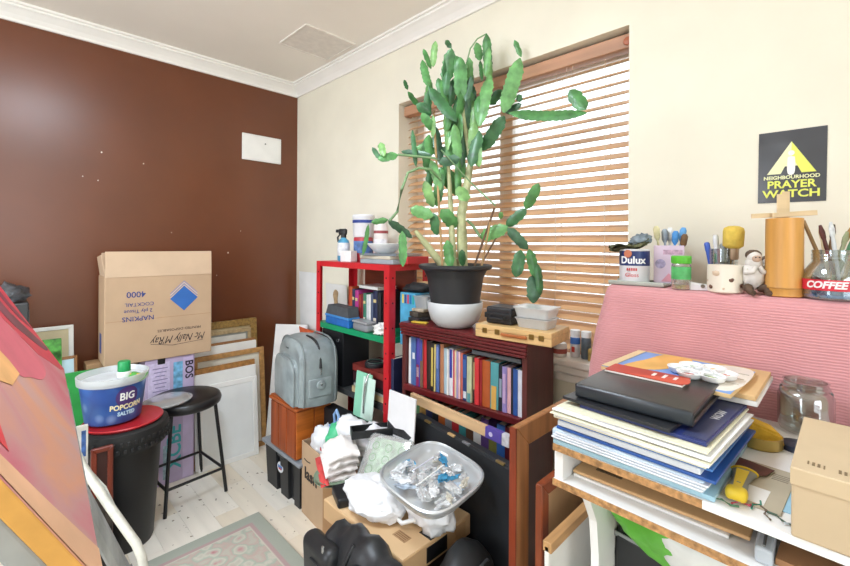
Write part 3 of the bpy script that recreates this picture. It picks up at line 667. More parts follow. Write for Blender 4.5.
pt2 = thing('paint_tub', 'white paint tub with blue band stacked on the red tin', 'tub', (-1.875, 1.40, zt+.131))
B().lathe([(.052, 0), (.056, .004), (.058, .10), (.06, .102), (.06, .118), (.055, .122), (0, .120)], 28).to('body', M('e9eaec', .45, .04), pt2, smooth=45)
B().lathe([(.0588, .076), (.0590, .092)], 28, cap=False).to('blue_band', M('27408c', .5), pt2)
wc = thing('white_canister', 'slim white canister with red stripe beside paint tub', 'canister', (-1.755, 1.425, zt))
B().lathe([(.036, 0), (.038, .004), (.038, .18), (.035, .187), (.03, .21), (0, .212)], 24).to('body', M('e4dcd8', .45, .08), wc, smooth=45)
B().lathe([(.0385, .15), (.0385, .165)], 24, cap=False).to('stripe', M('9a4a4e', .5), wc)
B().lathe([(.0385, .04), (.0385, .12)], 24, cap=False).to('label', M('e9e6ea', .5, .2, 30), wc)
bx('flat_box', 'flat grey box under the papers on red shelf', 'box', (-1.60, 1.36, zt), (.235, .19, .022), M('9aa4aa', .5, .1), 3)
bx('flat_box', 'pale flat cardboard box on top of flat grey box', 'box', (-1.61, 1.365, zt+.0225), (.25, .19, .016), M('cfc7b4', .6, .1), -3)
lying('magazine', 'grey magazine under the white bowl', .25, .19, .010, M('7d858c', .4), (-1.595, 1.36, zt+.039), 5, cat='magazine')
bw_ = thing('white_bowl', 'shallow white bowl standing on the grey magazine', 'bowl', (-1.655, 1.37, zt+.0495))
B().lathe([(.045, 0), (.05, .003), (.082, .036), (.088, .046), (.086, .048), (.078, .036), (.045, .008), (0, .006)], 32).to('bowl', M('eef0ee', .35, .03), bw_, smooth=50)
bx('red_box', 'thin red box at the right end of shelf top', 'box', (-1.468, 1.40, zt+.001), (.05, .14, .035), M('c02a30', .5), 0)
# --- green shelf contents
zg = .869
bkA = [('orange', 'b5502c', .028, .20), ('dark blue', '2c3550', .024, .19), ('magenta', 'b03a84', .030, .185), ('brick red', '9c3430', .020, .165), ('dark red', '7e2228', .018, .17), ('green', '3f7a62', .026, .175), ('pale grey', 'cdd2d2', .018, .17), ('white', 'e4e4e0', .016, .172), ('grey blue', '56627a', .018, .18), ('navy', '1f2748', .034, .195), ('black', '232428', .024, .188)]
x = -1.905
for nm, hx, w_, h_ in bkA:
    book('book', nm + ' upright book behind the blue tray on the green shelf', w_, .14, h_, M(hx, .5, .1, 12), (x+w_/2, 1.40, zg), None, group='books on the green shelf', spine=[(.15, .3, 'e0d8c4'), (.7, .78, 'd8c68a')] if nm in ('magenta', 'green', 'navy', 'dark blue') else None)
    x += w_+.0012
lying('book', 'white paperback lying across the upright books on green shelf', .17, .12, .016, M('dfe0dc', .5), (-1.735, 1.39, zg+.199), -4)
bx('wooden_board', 'dark reddish wooden panel at the back of the green shelf', 'board', (-1.76, 1.488, zg), (.42, .012, .315), wood('6e2f1c', .4, 0), 0)
bt_ = thing('paint_tray', 'blue plastic tray box with grey foam on green shelf', 'box', (-1.905, 1.285, zg), RZ(-3))
B().box((0, 0, .02), (.235, .065, .04), bev=.004).to('tray', M('1f66b0', .3, .15, 18), bt_)
B().box((0, 0, .046), (.24, .07, .012), bev=.003).to('rim', M('3d86c8', .3), bt_)
B().prism([(-.115, 0), (.115, 0), (.105, .05), (-.09, .05)], -.032, .032).to('foam', M('4b4d50', .9, .1, 30, .3, 200), bt_, (0, 0, .052))
gb = thing('grey_box', 'rounded grey plastic box beside blue tray', 'box', (-1.70, 1.277, zg), RZ(-4))
B().box((0, 0, .02), (.13, .058, .04), bev=.012, seg=3).to('body', M('85888c', .35, .08), gb, smooth=40)
B().box((0, 0, .044), (.134, .062, .012), bev=.005).to('lid', M('9a9c9f', .35, .08), gb)
tag(B().blob((0, 0, .022), (.055, .028, .030), .4, 2.6, 3, 4, flat=-.6, crease=.7).to('tissue', M('eceae6', .9, .04), None, (-1.565, 1.285, zg+.0), smooth=60), 'crumpled white tissue on the green shelf edge', 'tissue')
lbx = thing('file_box', 'light blue file box with printed top at the shelf end', 'box', (-1.415, 1.385, .838))
B().box((0, 0, .12), (.10, .16, .24), bev=.003).to('carton', M('4fa9d0', .45, .2, 10), lbx)
for k, hx in enumerate(('e0c85a', '2c4a8c', 'c04a6c', '1f6fa8', '2aa0a0')): B().box((-.03+.017*k, -.0805, .212), (.012, .001, .04)).to('printed_mark', M(hx, .5), lbx)
B().box((-.0505, 0, .12), (.001, .14, .2)).to('side_print', M('63b7dc', .45, .15, 14), lbx)
bx('dark_box', 'dark box under the light blue file box beside bookcase', 'box', (-1.425, 1.40, 0), (.04, .14, .837), M('2b2b2e', .6), 0)
bh = thing('black_hat', 'black folded cloth cap on the light blue file box', 'cap', (-1.41, 1.37, 1.079))
B().blob((0, 0, .018), (.075, .06, .024), .2, 2, 3, 3, flat=-.6).to('cap', M('1b1c1e', .7), bh, smooth=180)
tag(B().box((0, 0, .02), (.11, .05, .04), bev=.004).to('tan_box', M('c8a678', .7), None, (-1.41, 1.44, 1.08)), 'small tan box behind the black cap', 'box')
# --- lower shelf contents
zl = .556
bf = thing('lever_file', 'black lever arch file under the green shelf behind grey bag', 'file', (-1.95, 1.34, zl), RZ(0))
B().box((0, 0, .14), (.20, .17, .28), bev=.003).to('case', M('1e1f22', .4), bf)
B().lathe([(.011, 0), (.011, .003), (.007, .003), (.007, 0)], 16, RX(90), cap=False).to('finger_ring', M('b9bcbe', .25, metal=.9), bf, (.055, -.0855, .235))
stack = [('cream paperback', 'cdb68a', .03), ('pale grey paperback', 'b9bab6', .014), ('black folder', '1b1c1f', .016), ('dark maroon album', '3e1c22', .042), ('reddish brown leather album', '7c2e28', .034)]
z = zl+.001
for i, (nm, hx, th) in enumerate(stack):
    lying('album', nm + ' lying in the stack on the lower red shelf', .265-.02*(i % 2), .17, th, M(hx, .45, .12, 10), (-1.64, 1.345, z), 2-3*(i % 3), cat='book', group='albums stacked on the lower shelf')
    z += th+.0008
lens = thing('round_case', 'round silver and black case on the leather album', 'case', (-1.655, 1.31, z))
B().lathe([(.048, 0), (.05, .004), (.05, .016), (.046, .02), (.03, .02)], 26, cap=True).to('case', M('26272a', .3), lens, smooth=40)
B().lathe([(.043, .02), (.046, .023), (.041, .026), (.036, .022)], 26, cap=False).to('ring', M('c0c4c6', .2, metal=.9), lens, smooth=60)
bx('black_pouch', 'dark pouch beside the round silver case', 'pouch', (-1.535, 1.35, z), (.075, .10, .04), M('26272b', .5), 10, .012)
book('book', 'dark blue spine squeezed beside the right red post', .03, .13, .22, M('23284a', .5), (-1.475, 1.33, zl), None)
# green folder with clips in front of the shelf
gf = thing('clip_folder', 'mint green card folder with metal clip before the shelving', 'folder', (-1.635, 1.212, .475), RX(-6))
B().box((0, 0, .105), (.12, .006, .21), bev=.001).to('card', M('8fd0b0', .6, .04), gf)
B().box((.045, -.004, .10), (.09, .002, .19)).to('paper', M('cfe8da', .7, .04), gf)
B().tube([(.025, -.006, .03), (.027, -.012, .10), (.03, -.014, .16), (.032, -.006, .205), (.034, .006, .21)], .006, 8).to('clip', M('c3c8c8', .2, metal=.9), gf, smooth=60)
tag(B().box((0, 0, .235), (.50, .07, .47), bev=.01).to('black_case', M('19191c', .6), None, (-1.66, 1.205, 0)), 'black case standing behind bags before the red shelving', 'case')

# ================================================================== FLOOR HEAP before the bookcase
ub = thing('upright_carton', 'open cardboard carton with printed letters beside storage box', 'carton', (-1.69, 1.088, 0), RZ(-4))
cw, cd, ch = .36, .12, .345
for c, d in (((0, -cd/2, ch/2), (cw, .004, ch)), ((0, cd/2, ch/2), (cw, .004, ch)), ((-cw/2, 0, ch/2), (.004, cd, ch)), ((cw/2, 0, ch/2), (.004, cd, ch)), ((0, 0, .004), (cw, cd, .006))):
    B().box(c, d, bev=.001).to('panel', card, ub)
text('letter_print', 'Iasn', .075, M('2c2420', .7), ub, (-.085, -cd/2-.003, .205), STAND, .0008, 1.1, bold=.002)
B().tube([(-.15, -cd/2-.003, .27), (-.12, -cd/2-.003, .265), (-.09, -cd/2-.003, .27)], .002, 6).to('print_mark', M('2c2420', .7), ub)
def pbag(name, label, c, d, mat, seed, amp=.3, crease=.6, rot=None, freq=2.2, sub=4, cat='bag', kids=None):
    t_ = thing(name, label, cat, c, rot)
    B().blob((0, 0, d[2]*.72), d, amp, freq, seed, sub, flat=-.72, crease=crease).to('bag', mat, t_, smooth=180)
    return t_
wp = M('eceef0', .35, .05, 10)
wpc = M('e8e9ec', .3, .06, 14)
b1 = pbag('plastic_bag', 'small white plastic bag with red print in the carton top', (-1.745, 1.085, .30), (.075, .05, .085), wpc, 2, .15, .22)
B().box((.03, -.052, .06), (.03, .002, .018), RZ(20), bev=.0005).to('red_print', M('c23a3a', .5), b1)
b2 = pbag('tied_bag', 'white and green tied carrier bag in front of shelving', (-1.515, 1.085, .375), (.125, .065, .10), wp, 7, .12, .16)
B().tube([(.06, 0, .13), (.10, -.01, .15), (.135, -.01, .165), (.15, -.012, .168)], [.022, .013, .011, .013], 8).to('knot', wp, b2, smooth=60)
B().blob((-.075, -.03, .06), (.05, .05, .07), .2, 2.5, 4, 3, crease=.3).to('green_print', M('4fc08a', .4), b2, smooth=180)
b3 = thing('blue_bag', 'light blue bag handle looped behind the tied bag', 'bag', (-1.685, 1.11, .36))
B().blob((0, 0, .06), (.05, .03, .05), .25, 2.3, 3, 3, crease=.4).to('bag', M('86a9d8', .4, .1), b3, smooth=180)
B().tube([(-.01, 0, .09), (-.02, 0, .14), (0, 0, .165), (.018, 0, .14), (.012, 0, .09)], .007, 8).to('handle', M('8fb2e2', .4), b3, smooth=60)
pg = thing('paper_bag', 'folded white and red paper bag on the heap', 'bag', (-1.415, .935, .425), RZ(-25) @ RX(8))
def crump(w, d, h, seed, k=.012):
    return lambda u, v_: Vector(((u-.5)*w, (v_-.5)*d, h*(math.sin(math.pi*min(1, max(0, u)))*.6+.4)*(.4+.6*math.sin(math.pi*v_))+k*noise.noise(Vector((u*6+seed, v_*6, seed)))))
for k in range(4):
    B().grid(crump(.21-.015*k, .12, .012+.014*k, k+2, .009), 18, 12).grid(lambda u, v_, k=k: crump(.21-.015*k, .12, .008+.014*k, k+2, .009)(u, v_)-Vector((0, 0, .004)), 18, 12).to('fold', M('efe9e4', .7, .04, 20), pg, (.006*k-.01, .008*k, .02*k), smooth=180)
B().grid(lambda u, v_: crump(.225, .03, .012, 3, .012)(u, v_)+Vector((.01, -.058, .006)), 16, 6).to('red_edge', M('cf4a48', .6, .1), pg, smooth=180)
for k, (nm, hx) in enumerate((('sage green', 'a3b59c'), ('grey green', '7f967e'))):
    t_ = thing('plate', nm + ' plate under the folded paper bag', 'plate', (-1.375, .895, .403+.010*k), group='green plates in the heap')
    B().lathe([(.025, 0), (.04, .002), (.072, .014), (.074, .016), (.04, .006), (0, .004)], 32).to('dish', M(hx, .4, .1), t_, smooth=60)
tag(B().box((0, 0, .016), (.10, .05, .034), bev=.008, seg=3).to('phone_case', M('1c1d20', .35), None, (-1.255, .85, .4015), (0, 0, -20)), 'small black case on the flat carton', 'case')
bx('cardboard_carton', 'plain cardboard carton under the paper bag', 'carton', (-1.365, .93, .009), (.10, .12, .392), M('a98058', .8), -4)
# black tray
tr = thing('black_tray', 'long black plastic tray on top of the bags', 'tray', (-1.325, 1.085, .540), RZ(60) @ RX(-3))
tb = M('17181a', .35, .1)
for c, d in (((0, 0, .003), (.24, .065, .006)), ((0, -.0325, .015), (.245, .005, .030)), ((0, .0325, .015), (.245, .005, .030)), ((-.12, 0, .015), (.005, .065, .030)), ((.12, 0, .015), (.005, .065, .030))):
    B().box(c, d, bev=.0015).to('panel', tb, tr)
for k in range(3): B().box((.05+.022*k, 0, .014), (.004, .06, .022)).to('divider', tb, tr)
tag(B().blob((0, 0, .05), (.10, .07, .072), .15, 2.2, 11, 4, flat=-.75, crease=.2).to('plastic_bag', wpc, None, (-1.37, 1.085, .44), smooth=180), 'white plastic bag squashed under the black tray', 'bag')
# flat carton with black tape and what carries it
bx('dark_carton', 'dark brown carton on the rug under black bags', 'carton', (-1.11, .955, .009), (.40, .22, .322), M('4a3a30', .7, .1), 0)
fc = thing('flat_carton', 'flat cardboard carton with black tape under the glass dish', 'carton', (-1.100, .962, .332))
B().box((0, 0, .034), (.415, .305, .066), bev=.003).to('body', M('cfa97c', .8, .05, 5), fc)
B().box((0, 0, .0675), (.411, .301, .003), bev=.001).to('lid', M('d9b68a', .8, .05, 5), fc)
B().box((.2085, -.01, .034), (.002, .09, .045)).to('black_tape', M('1b1b1d', .35), fc)
B().box((.18, -.01, .0695), (.05, .05, .001)).to('black_tape', M('1b1b1d', .35), fc)
B().box((.13, -.085, .0697), (.055, .03, .0006)).to('printed_label', M('b08a62', .8), fc)
for k in range(4): B().box((.13, -.095+.007*k, .0702), (.045, .002, .0004)).to('print_line', M('7e5f42', .8), fc)
B().box((.2085, .10, .034), (.002, .05, .05)).to('side_flap', M('c49a6c', .8), fc)
# black handbag in front
lm = M('232426', .42, .15, 14, .15, 40)
hb_ = thing('black_handbag', 'black leather bag with zipped pockets in front of flat carton', 'bag', (-.975, .742, .0705), RZ(-3))
bb = B(); secs = []
for y, s, hh in ((-.055, .92, .33), (-.035, 1, .375), (0, 1.01, .395), (.03, 1, .39), (.052, .95, .36)):
    prof = []
    for i in range(25):
        a = i/24; xx = (a-.5)*2
        top = hh*(.94+.05*math.cos(3*xx)-.16*max(0, abs(xx)-.75)/.25)
        prof.append((xx*.205*s, top+.006*math.sin(14*xx)))
    secs.append([bb.bm.verts.new((x_, y+.006*math.sin(11*x_*5), z_)) for x_, z_ in prof] + [bb.bm.verts.new((.2*s, y, 0)), bb.bm.verts.new((-.2*s, y, 0))])
for a, c in zip(secs, secs[1:]):
    for i in range(len(a)): bb.bm.faces.new((a[i], a[(i+1) % len(a)], c[(i+1) % len(a)], c[i]))
bb.bm.faces.new(secs[0]); bb.bm.faces.new(secs[-1]); bb.to('body', lm, hb_, smooth=50)
for k, (xc, wq) in enumerate(((-.115, .085), (.085, .105))):
    bb = B().box((xc, -.060, .245), (2*wq, .062, .215), RY(-5+9*k), bev=.028, seg=5)
    for v_ in bb.bm.verts: v_.co += Vector((0, .006, .004))*noise.noise(v_.co*14)*.8
    q = bb.to('pocket', lm, hb_, smooth=180)
    B().box((xc+(.0 if k else .02), -.083, .335), (.010, .006, .036), bev=.002).to('zip_pull', M('c9cbcb', .2, metal=.95), hb_)
    B().tube([(xc-wq*.45, -.093, .292), (xc, -.096, .297), (xc+wq*.45, -.093, .290)], .003, 6).to('zip', M('2b2c2e', .4), hb_)
B().tube([(-.02, -.058, .18), (-.017, -.066, .25), (-.018, -.058, .33), (-.012, -.03, .375)], .006, 8).to('strap', lm, hb_, smooth=60)
B().lathe([(.012, -.003), (.015, 0), (.012, .003)], 14, RX(80), cap=False).to('ring', M('b9bcbc', .2, metal=.95), hb_, (-.018, -.082, .225))
B().box((0, -.058, .12), (.36, .004, .2), bev=.001).to('front_panel', M('3a322e', .4, .1), hb_)
bx('dark_carton', 'dark brown box on the rug under the black leather bag', 'carton', (-.975, .742, .009), (.38, .11, .06), M('3b302a', .6, .1), -3)
sb2 = thing('soft_bag', 'rounded dark grey sports bag right of the flat carton', 'bag', (-.80, .965, .0))
B().blob((0, 0, .205), (.092, .135, .205), .08, 1.5, 3, 4, flat=-.95, crease=.05).to('body', M('2c2e31', .5, .12, 10, .1, 90), sb2, smooth=180)
B().tube([(.04, -.10, .32), (.06, -.04, .375), (.05, .05, .375), (.02, .10, .33)], .004, 6).to('piping', M('4a4d50', .4), sb2, smooth=60)
tag(B().box((0, 0, .09), (.075, .16, .18), bev=.006).to('blue_box', M('2a49b8', .5, .08), None, (-.678, .99, 0), (0, 0, 2)), 'bright blue box on floor behind the sports bag', 'box')
# clear sleeve with green print, white carrier bag, dish
cs = thing('clear_sleeve', 'clear plastic sleeve with green patterned paper behind the dish', 'packet', (-1.205, .985, .437), RZ(20) @ RX(-40))
B().box((0, 0, .07), (.15, .012, .14), bev=.004).to('paper', None or M('bfe0bd', .6, .35, 34), cs)
B().box((-.005, 0, .072), (.19, .030, .165), bev=.012, seg=3).to('sleeve', clear('f2f5f5', .5, .1, .22), cs, smooth=60)
for k in range(9):
    B().lathe([(.012, 0), (.016, .001), (.012, .002)], 16, RX(90), cap=False).to('printed_ring', M('68b86e', .6), cs, (-.06+.055*(k % 3), -.0068, .025+.042*(k//3)))
wb = thing('carrier_bag', 'white carrier bag slumped on the flat carton', 'bag', (-1.135, .905, .402))
B().blob((0, 0, .040), (.13, .085, .055), .12, 1.9, 21, 5, flat=-.72, crease=.13).to('bag', M('eff0f2', .4, .03), wb, smooth=180)
B().tube([(.10, .0, .02), (.145, -.01, .022), (.17, .02, .03), (.15, .05, .03), (.11, .05, .02)], .007, 8).to('handle', M('f0f0ee', .4), wb, smooth=60)
pb2 = pbag('plastic_bag', 'small crumpled white plastic bag under the dish rim', (-.94, .98, .402), (.085, .07, .073), wpc, 8, .2, .3)
dt = RZ(45) @ RX(-0) 
dish = thing('glass_dish', 'rounded square glass dish with metal rim full of plastic wrappers', 'dish', (-.925, .961, .567), Matrix.Rotation(R(9), 4, Vector((1, 1, 0)))); dish.scale = (.94, .94, .94)
def squircle(s, z, n=64, p=3.6):
    out = []
    for i in range(n):
        a = 2*math.pi*i/n; c, q = math.cos(a), math.sin(a)
        r = 1/((abs(c)**p+abs(q)**p)**(1/p)); out.append(Vector((s*r*c, s*r*q, z)))
    return out
def loft(rings, mat, name, parent, close=True):
    bb = B(); rv = [[bb.bm.verts.new(p) for p in r_] for r_ in rings]
    for a, c in zip(rv, rv[1:]):
        for i in range(len(a)): bb.bm.faces.new((a[i], a[(i+1) % len(a)], c[(i+1) % len(a)], c[i]))
    if close: bb.bm.faces.new(rv[0][::-1])
    return bb.to(name, mat, parent, smooth=50)
loft([squircle(.100, -.036), squircle(.128, -.024), squircle(.138, .0), squircle(.142, .016)], clear('f4f7f8', .5, .08, .45), 'bowl', dish)
loft([squircle(.141, -.004), squircle(.147, .002), squircle(.149, .017), squircle(.144, .020), squircle(.141, .015), squircle(.141, -.004)], M('d4d8da', .3, .1, 8, metal=.55), 'rim', dish, False)
random.seed(8)
wrap = ['c8d4dc', 'd9dde0', 'c43c46', '3f8fb8', '8a93b8', 'd8d2c2', 'a7c34e', 'b9c7d6', '5d6f8c', 'e3e6e8']
for k in range(44):
    hx = wrap[k % len(wrap)]; a = random.uniform(0, 6.28); r_ = .115*math.sqrt(random.random())
    mm = clear('f4f7f8', .6, .1, .35) if k % 2 == 0 else M(hx, .25, .3, 40)
    B().blob((0, 0, 0), (random.uniform(.012, .032), random.uniform(.008, .015), .007), .5, 2.5, k, 3, crease=.7).to('wrapper', mm, dish, (r_*math.cos(a), r_*math.sin(a), -.016+random.uniform(0, .03)), RZ(random.uniform(0, 180)) @ RX(random.uniform(-25, 25)), smooth=50)
B().tube([(.0, -.06, .01), (.01, .05, .028)], .002, 6).to('white_stick', M('f0f0ee', .5), dish)
B().tube([(-.06, -.03, .01), (-.05, .06, .02)], .002, 6).to('white_stick', M('d8d8e8', .5), dish)
B().lathe([(0, -.004), (.004, 0), (0, .004)], 8).to('black_bead', M('151515', .4), dish, (.01, .05, .03))
# white print leaning, portfolio, wooden bar
wpn = thing('photo_print', 'white board with small dark photograph leaning on the portfolio', 'print', (-1.235, 1.095, .402), RX(-4))
B().box((0, 0, .155), (.155, .006, .31), bev=.001).to('board', M('e9e9ea', .7, .04), wpn)
B().prism([(-.075, .145), (.05, .15), (.065, .165), (.02, .18), (-.03, .172), (-.075, .19)], -.0042, -.003).to('photo', M('2b2b2e', .6, .5, 30), wpn)
B().prism([(-.07, .02), (.07, .02), (.07, .14), (-.07, .14)], -.0042, -.003).to('photo', M('8d9094', .6, .5, 20), wpn)
pf = thing('portfolio_case', 'large black artist portfolio case leaning on the bookcase', 'portfolio', (-.985, 1.145, .0), RZ(-8.5) @ RX(-2))
B().box((0, 0, .305), (.52, .035, .61), bev=.006).to('case', M('1f2226', .6, .08, 10, .1, 120), pf)
B().box((0, 0, .611), (.52, .03, .004), bev=.001).to('top_edge', M('2a2d31', .5), pf)
for x_, m_ in ((-.17, M('a08a58', .3, metal=.7)), (-.03, M('c2a070', .4)), (.05, M('77797c', .4)), (.21, M('a08a58', .3, metal=.7))):
    B().box((x_, -.016, .612), (.035, .012, .008), bev=.002).to('clasp', m_, pf)
wbar = thing('wooden_bar', 'pale wooden bar with purple taped end below the books', 'bar', (-1.045, 1.195, .662), RZ(-3) @ RY(1.2))
B().box((-.035, 0, 0), (.40, .018, .036), bev=.002).to('bar', wood('d9b68a', .5, 0, .12), wbar)
B().box((.20, 0, 0), (.07, .020, .038), bev=.002).to('purple_label', M('5a4aa6', .4, .1), wbar)
B().box((.25, 0, 0), (.03, .021, .040), bev=.003).to('white_end', M('cfd0d6', .4, .2, 40), wbar)
B().lathe([(.008, 0), (.008, .001)], 14, RX(90)).to('label_print', M('d6d0ee', .5), wbar, (.19, -.0102, 0))

# ================================================================== BOOKCASE
bc = thing('bookcase', 'dark red wooden bookcase with moulded top holding two rows of books', 'bookcase', (-1.09, 1.365, 0), RZ(3.5))
bwd = wood('6a1d20', .32, 0, .2, 10); bws = wood('5c2724', .35, 2, .2, 8); bwt = wood('6d2022', .32, 0, .2, 10)
BW, BD, BH = .30, .105, .96
B().box((0, .006, BH-.01), (2*BW+.01, 2*BD+.02, .02), bev=.003).to('top', bwt, bc)
for k in range(4): B().box((0, -BD-.004+.0018*k, BH-.010-.0125*k), (2*BW+.014-.004*k, .016, .0115), bev=.004).to('moulding', bwd, bc)
for s in (-1, 1): B().box((s*(BW-.009), .005, (BH-.02)/2), (.02, 2*BD, BH-.02), bev=.002).to('side', bws, bc)
B().box((0, BD-.002, BH/2-.01), (2*BW-.04, .006, BH-.03)).to('back', M('4a1c1a', .6), bc)
for z in (.681, .36, .05): 
    B().box((0, .0, z), (2*BW-.038, 2*BD-.01, .022), bev=.002).to('shelf', bwt, bc)
    B().box((0, -BD-.001, z+.002), (2*BW-.038, .012, .026), bev=.003).to('shelf_edge', bwd, bc)
inner = 2*BW-.046
def world(x, y, z): return bc.matrix_basis @ Vector((x, y, z))
bc.matrix_basis = TR(-1.09, 1.365, 0) @ RZ(3.5)
rowA = [('white', 'e6e5e4', 4, .97, None), ('slate blue', '5f7fb0', 3, 1, None), ('denim blue', '46669f', 5.5, 1.02, [(.55, .68, 'dfe3e8')]), ('violet and magenta', '4b3f9e', 6, 1.03, [(0, .45, '8e2a5c'), (.2, .4, 'e6c8d2')]), ('brown with blue label', '7a5a48', 4.5, 1.0, [(.55, .98, '3c4fa0')]), ('bright red', 'bd242c', 5, 1.0, None), ('dark brown', '33221c', 7, .98, None), ('black with gold lettering', '24211d', 4.5, .97, [(.1, .9, 'c9b25a')]), ('straw yellow', 'd8c47a', 2, .95, None), ('cobalt', '4d6aa5', 4.5, .95, [(.5, .95, '7388c4')]), ('tan', 'b57a55', 5.5, .97, None), ('pale blue', 'a9c4d0', 4.5, .9, None), ('thin white', 'e8e8e4', 2.5, .9, None), ('white and ultramarine', 'e2e2ea', 5, .92, [(.38, .98, '2d36a0')]), ('rose pink', 'd05468', 3.5, .9, None), ('cream', 'e6d2a8', 2.5, .92, None), ('lilac', 'a89ac2', 2.5, .9, None), ('pale pink', 'e8bcc0', 2.5, .9, None), ('coral', 'd8705a', 2.5, .88, None), ('navy with white foot', '23407a', 6, .86, [(.05, .2, 'd8dde4'), (.5, .9, '3a62a8')]), ('sage and cream', 'c2c8a4', 6, .85, [(0, .2, '5a9aa0')]), ('umber', '42302a', 4, .84, [(.3, .9, 'b8a070')]), ('scarlet', 'd8343a', 5, .86, None), ('dark crimson', '9c2028', 3, .84, None), ('wide burnt orange', 'b85a28', 9, .84, None), ('teal and yellow', '58a6ac', 9, .84, [(0, .5, 'dfae58')]), ('blue black', '20242e', 4.5, .82, [(.3, .7, '8fa0b4')]), ('lavender', '9a8cc8', 5, .8, [(.2, .85, 'c4a8d0')]), ('pink and white', 'e0b0b8', 4, .8, None), ('thin black', '222226', 2.5, .8, None), ('royal blue', '2a56a0', 5, .8, None), ('white blue edged', 'dfe4f0', 5, .8, None)]
tot = sum(r[2] for r in rowA); x = -inner/2; hb0 = .205
for nm, hx, wt_, hk, sp__ in rowA:
    wd = wt_/tot*inner; h_ = min(hb0*hk, .205)
    book('book', nm + ' book in the upper row of the dark red bookcase', wd-.0006, .15, h_, M(hx, .5, .1, 10), world(x+wd/2, -.012+random.uniform(-.006, .006), .693), RZ(3.5) @ RY(random.uniform(-.6, .6)), group='books in the upper bookcase row', spine=sp__)
    x += wd
lying('book', 'grey and white book lying on the right end of the upper row', .21, .13, .016, M('6d7680', .45), world(.165, -.02, .8795), 3.5)
x = -inner/2; cols2 = [('crimson', '9c2630'), ('green', '4d7a52'), ('ochre', 'b08a48'), ('navy', '2a335c'), ('black', '222226'), ('orange', 'c8692c'), ('grey', '8b8f94'), ('red', 'b83034'), ('teal', '3f8a8c'), ('brown', '5c4030'), ('white', 'dedcd6'), ('purple', '5a3f78'), ('olive', '77763c'), ('blue', '3563a8'), ('maroon', '5c1d26'), ('tan', 'b99066')]
for nm, hx in cols2:
    wd = inner/len(cols2)
    book('book', nm + ' book in the lower row behind the black portfolio', wd-.001, .15, random.uniform(.23, .285), M(hx, .5, .1, 10), world(x+wd/2, -.012, .372), RZ(3.5), group='books in the lower bookcase row')
    x += wd
# --- on the bookcase: bits at the left end
zb = BH+.001
bx('cassette_box', 'black and white cassette box on the left end of bookcase', 'box', world(-.262, -.01, zb), (.06, .13, .018), M('2c2c30', .4, .3, 20), 6)
bx('cassette_box', 'dark card box on top of the black and white cassette', 'box', world(-.258, -.005, zb+.0185), (.062, .12, .022), M('4a453e', .5, .4, 24), -6)
bx('yellow_ruler', 'yellow ruler lying beside the pot base', 'ruler', world(-.22, -.075, zb), (.075, .022, .006), M('d9b83c', .4), 14, .001)
bx('snack_packet', 'beige packet under the clear tub beside pot', 'packet', world(-.255, .0, zb+.041), (.07, .11, .014), M('b9ad98', .5, .3, 30), 4, .005)
def tubbox(name, label, c, w, d, h, rz, mat, lidm=None, taper=.86, lid=True):
    t_ = thing(name, label, 'container', c, RZ(rz))
    bb = B()
    def rr(w_, d_, z, r=.012, n=4):
        out = []
        for cx, cy, a0 in ((w_/2-r, d_/2-r, 0), (-w_/2+r, d_/2-r, 90), (-w_/2+r, -d_/2+r, 180), (w_/2-r, -d_/2+r, 270)):
            for k in range(n+1):
                a = R(a0+90*k/n); out.append(Vector((cx+r*math.cos(a), cy+r*math.sin(a), z)))
        return out
    loft([rr(w*taper, d*taper, 0), rr(w*.98, d*.98, h*.92)], mat, 'body', t_)
    loft([rr(w*.98, d*.98, h*.88), rr(w*1.03, d*1.03, h*.9), rr(w*1.03, d*1.03, h), rr(w*.98, d*.98, h)], lidm or mat, 'rim', t_, False)
    if lid: loft([rr(w*.97, d*.97, h*.97), rr(w*.97, d*.97, h*1.0)], lidm or mat, 'lid', t_)
    return t_
tubbox('clear_tub', 'clear plastic tub of cream bits left of the plant pot', world(-.245, .01, zb+.0555), .085, .12, .055, 5, clear('eef2f2', .4, .1, .3))
# plant pot in white bowl
pot = thing('potted_cactus', 'tall potted orchid cactus with jagged green pads before the blind', 'plant', (-1.157, 1.335, .961))
B().lathe([(.060, 0), (.075, .004), (.100, .03), (.111, .065), (.115, .100), (.112, .104), (.106, .098), (.10, .08)], 40).to('white_bowl', M('cfd3d5', .35, .04), pot, smooth=50)
B().lathe([(.100, .075), (.104, .12), (.110, .16), (.111, .163), (.116, .20), (.117, .203), (.130, .232), (.144, .236), (.152, .243), (.152, .252), (.144, .256), (.130, .250), (.122, .238), (0, .234)], 44).to('pot', M('2b2d30', .5, .08, 10), pot, smooth=40)
B().lathe([(.122, .236), (.06, .242), (0, .244)], 24, cap=False).to('soil', M('4a3626', .95, .3, 40, .6, 60), pot)
PO = Vector((-1.157, 1.335, .961))
def prel(pts): return [tuple(Vector(p)-PO) for p in pts]
pale = M('b9bd8e', .6, .2, 20, .2, 50); tanw = M('b08f60', .6, .15, 20)
for pts, rr_ in (([(-1.134, 1.355, 1.19), (-1.136, 1.353, 1.316), (-1.139, 1.35, 1.419), (-1.123, 1.366, 1.543), (-1.111, 1.378, 1.647), (-1.14, 1.363, 1.815), (-1.146, 1.357, 1.92)], [.022, .022, .02, .017, .013, .009, .006]),
                 ([(-1.150, 1.285, 1.19), (-1.174, 1.259, 1.227), (-1.202, 1.202, 1.304), (-1.223, 1.167, 1.352)], [.017, .016, .013, .008]),
                 ([(-1.144, 1.317, 1.19), (-1.152, 1.309, 1.316), (-1.171, 1.318, 1.482), (-1.185, 1.318, 1.649)], [.014, .013, .010, .007])):
    B().tube(prel(pts), rr_, 10).to('stem', pale, pot, smooth=60)
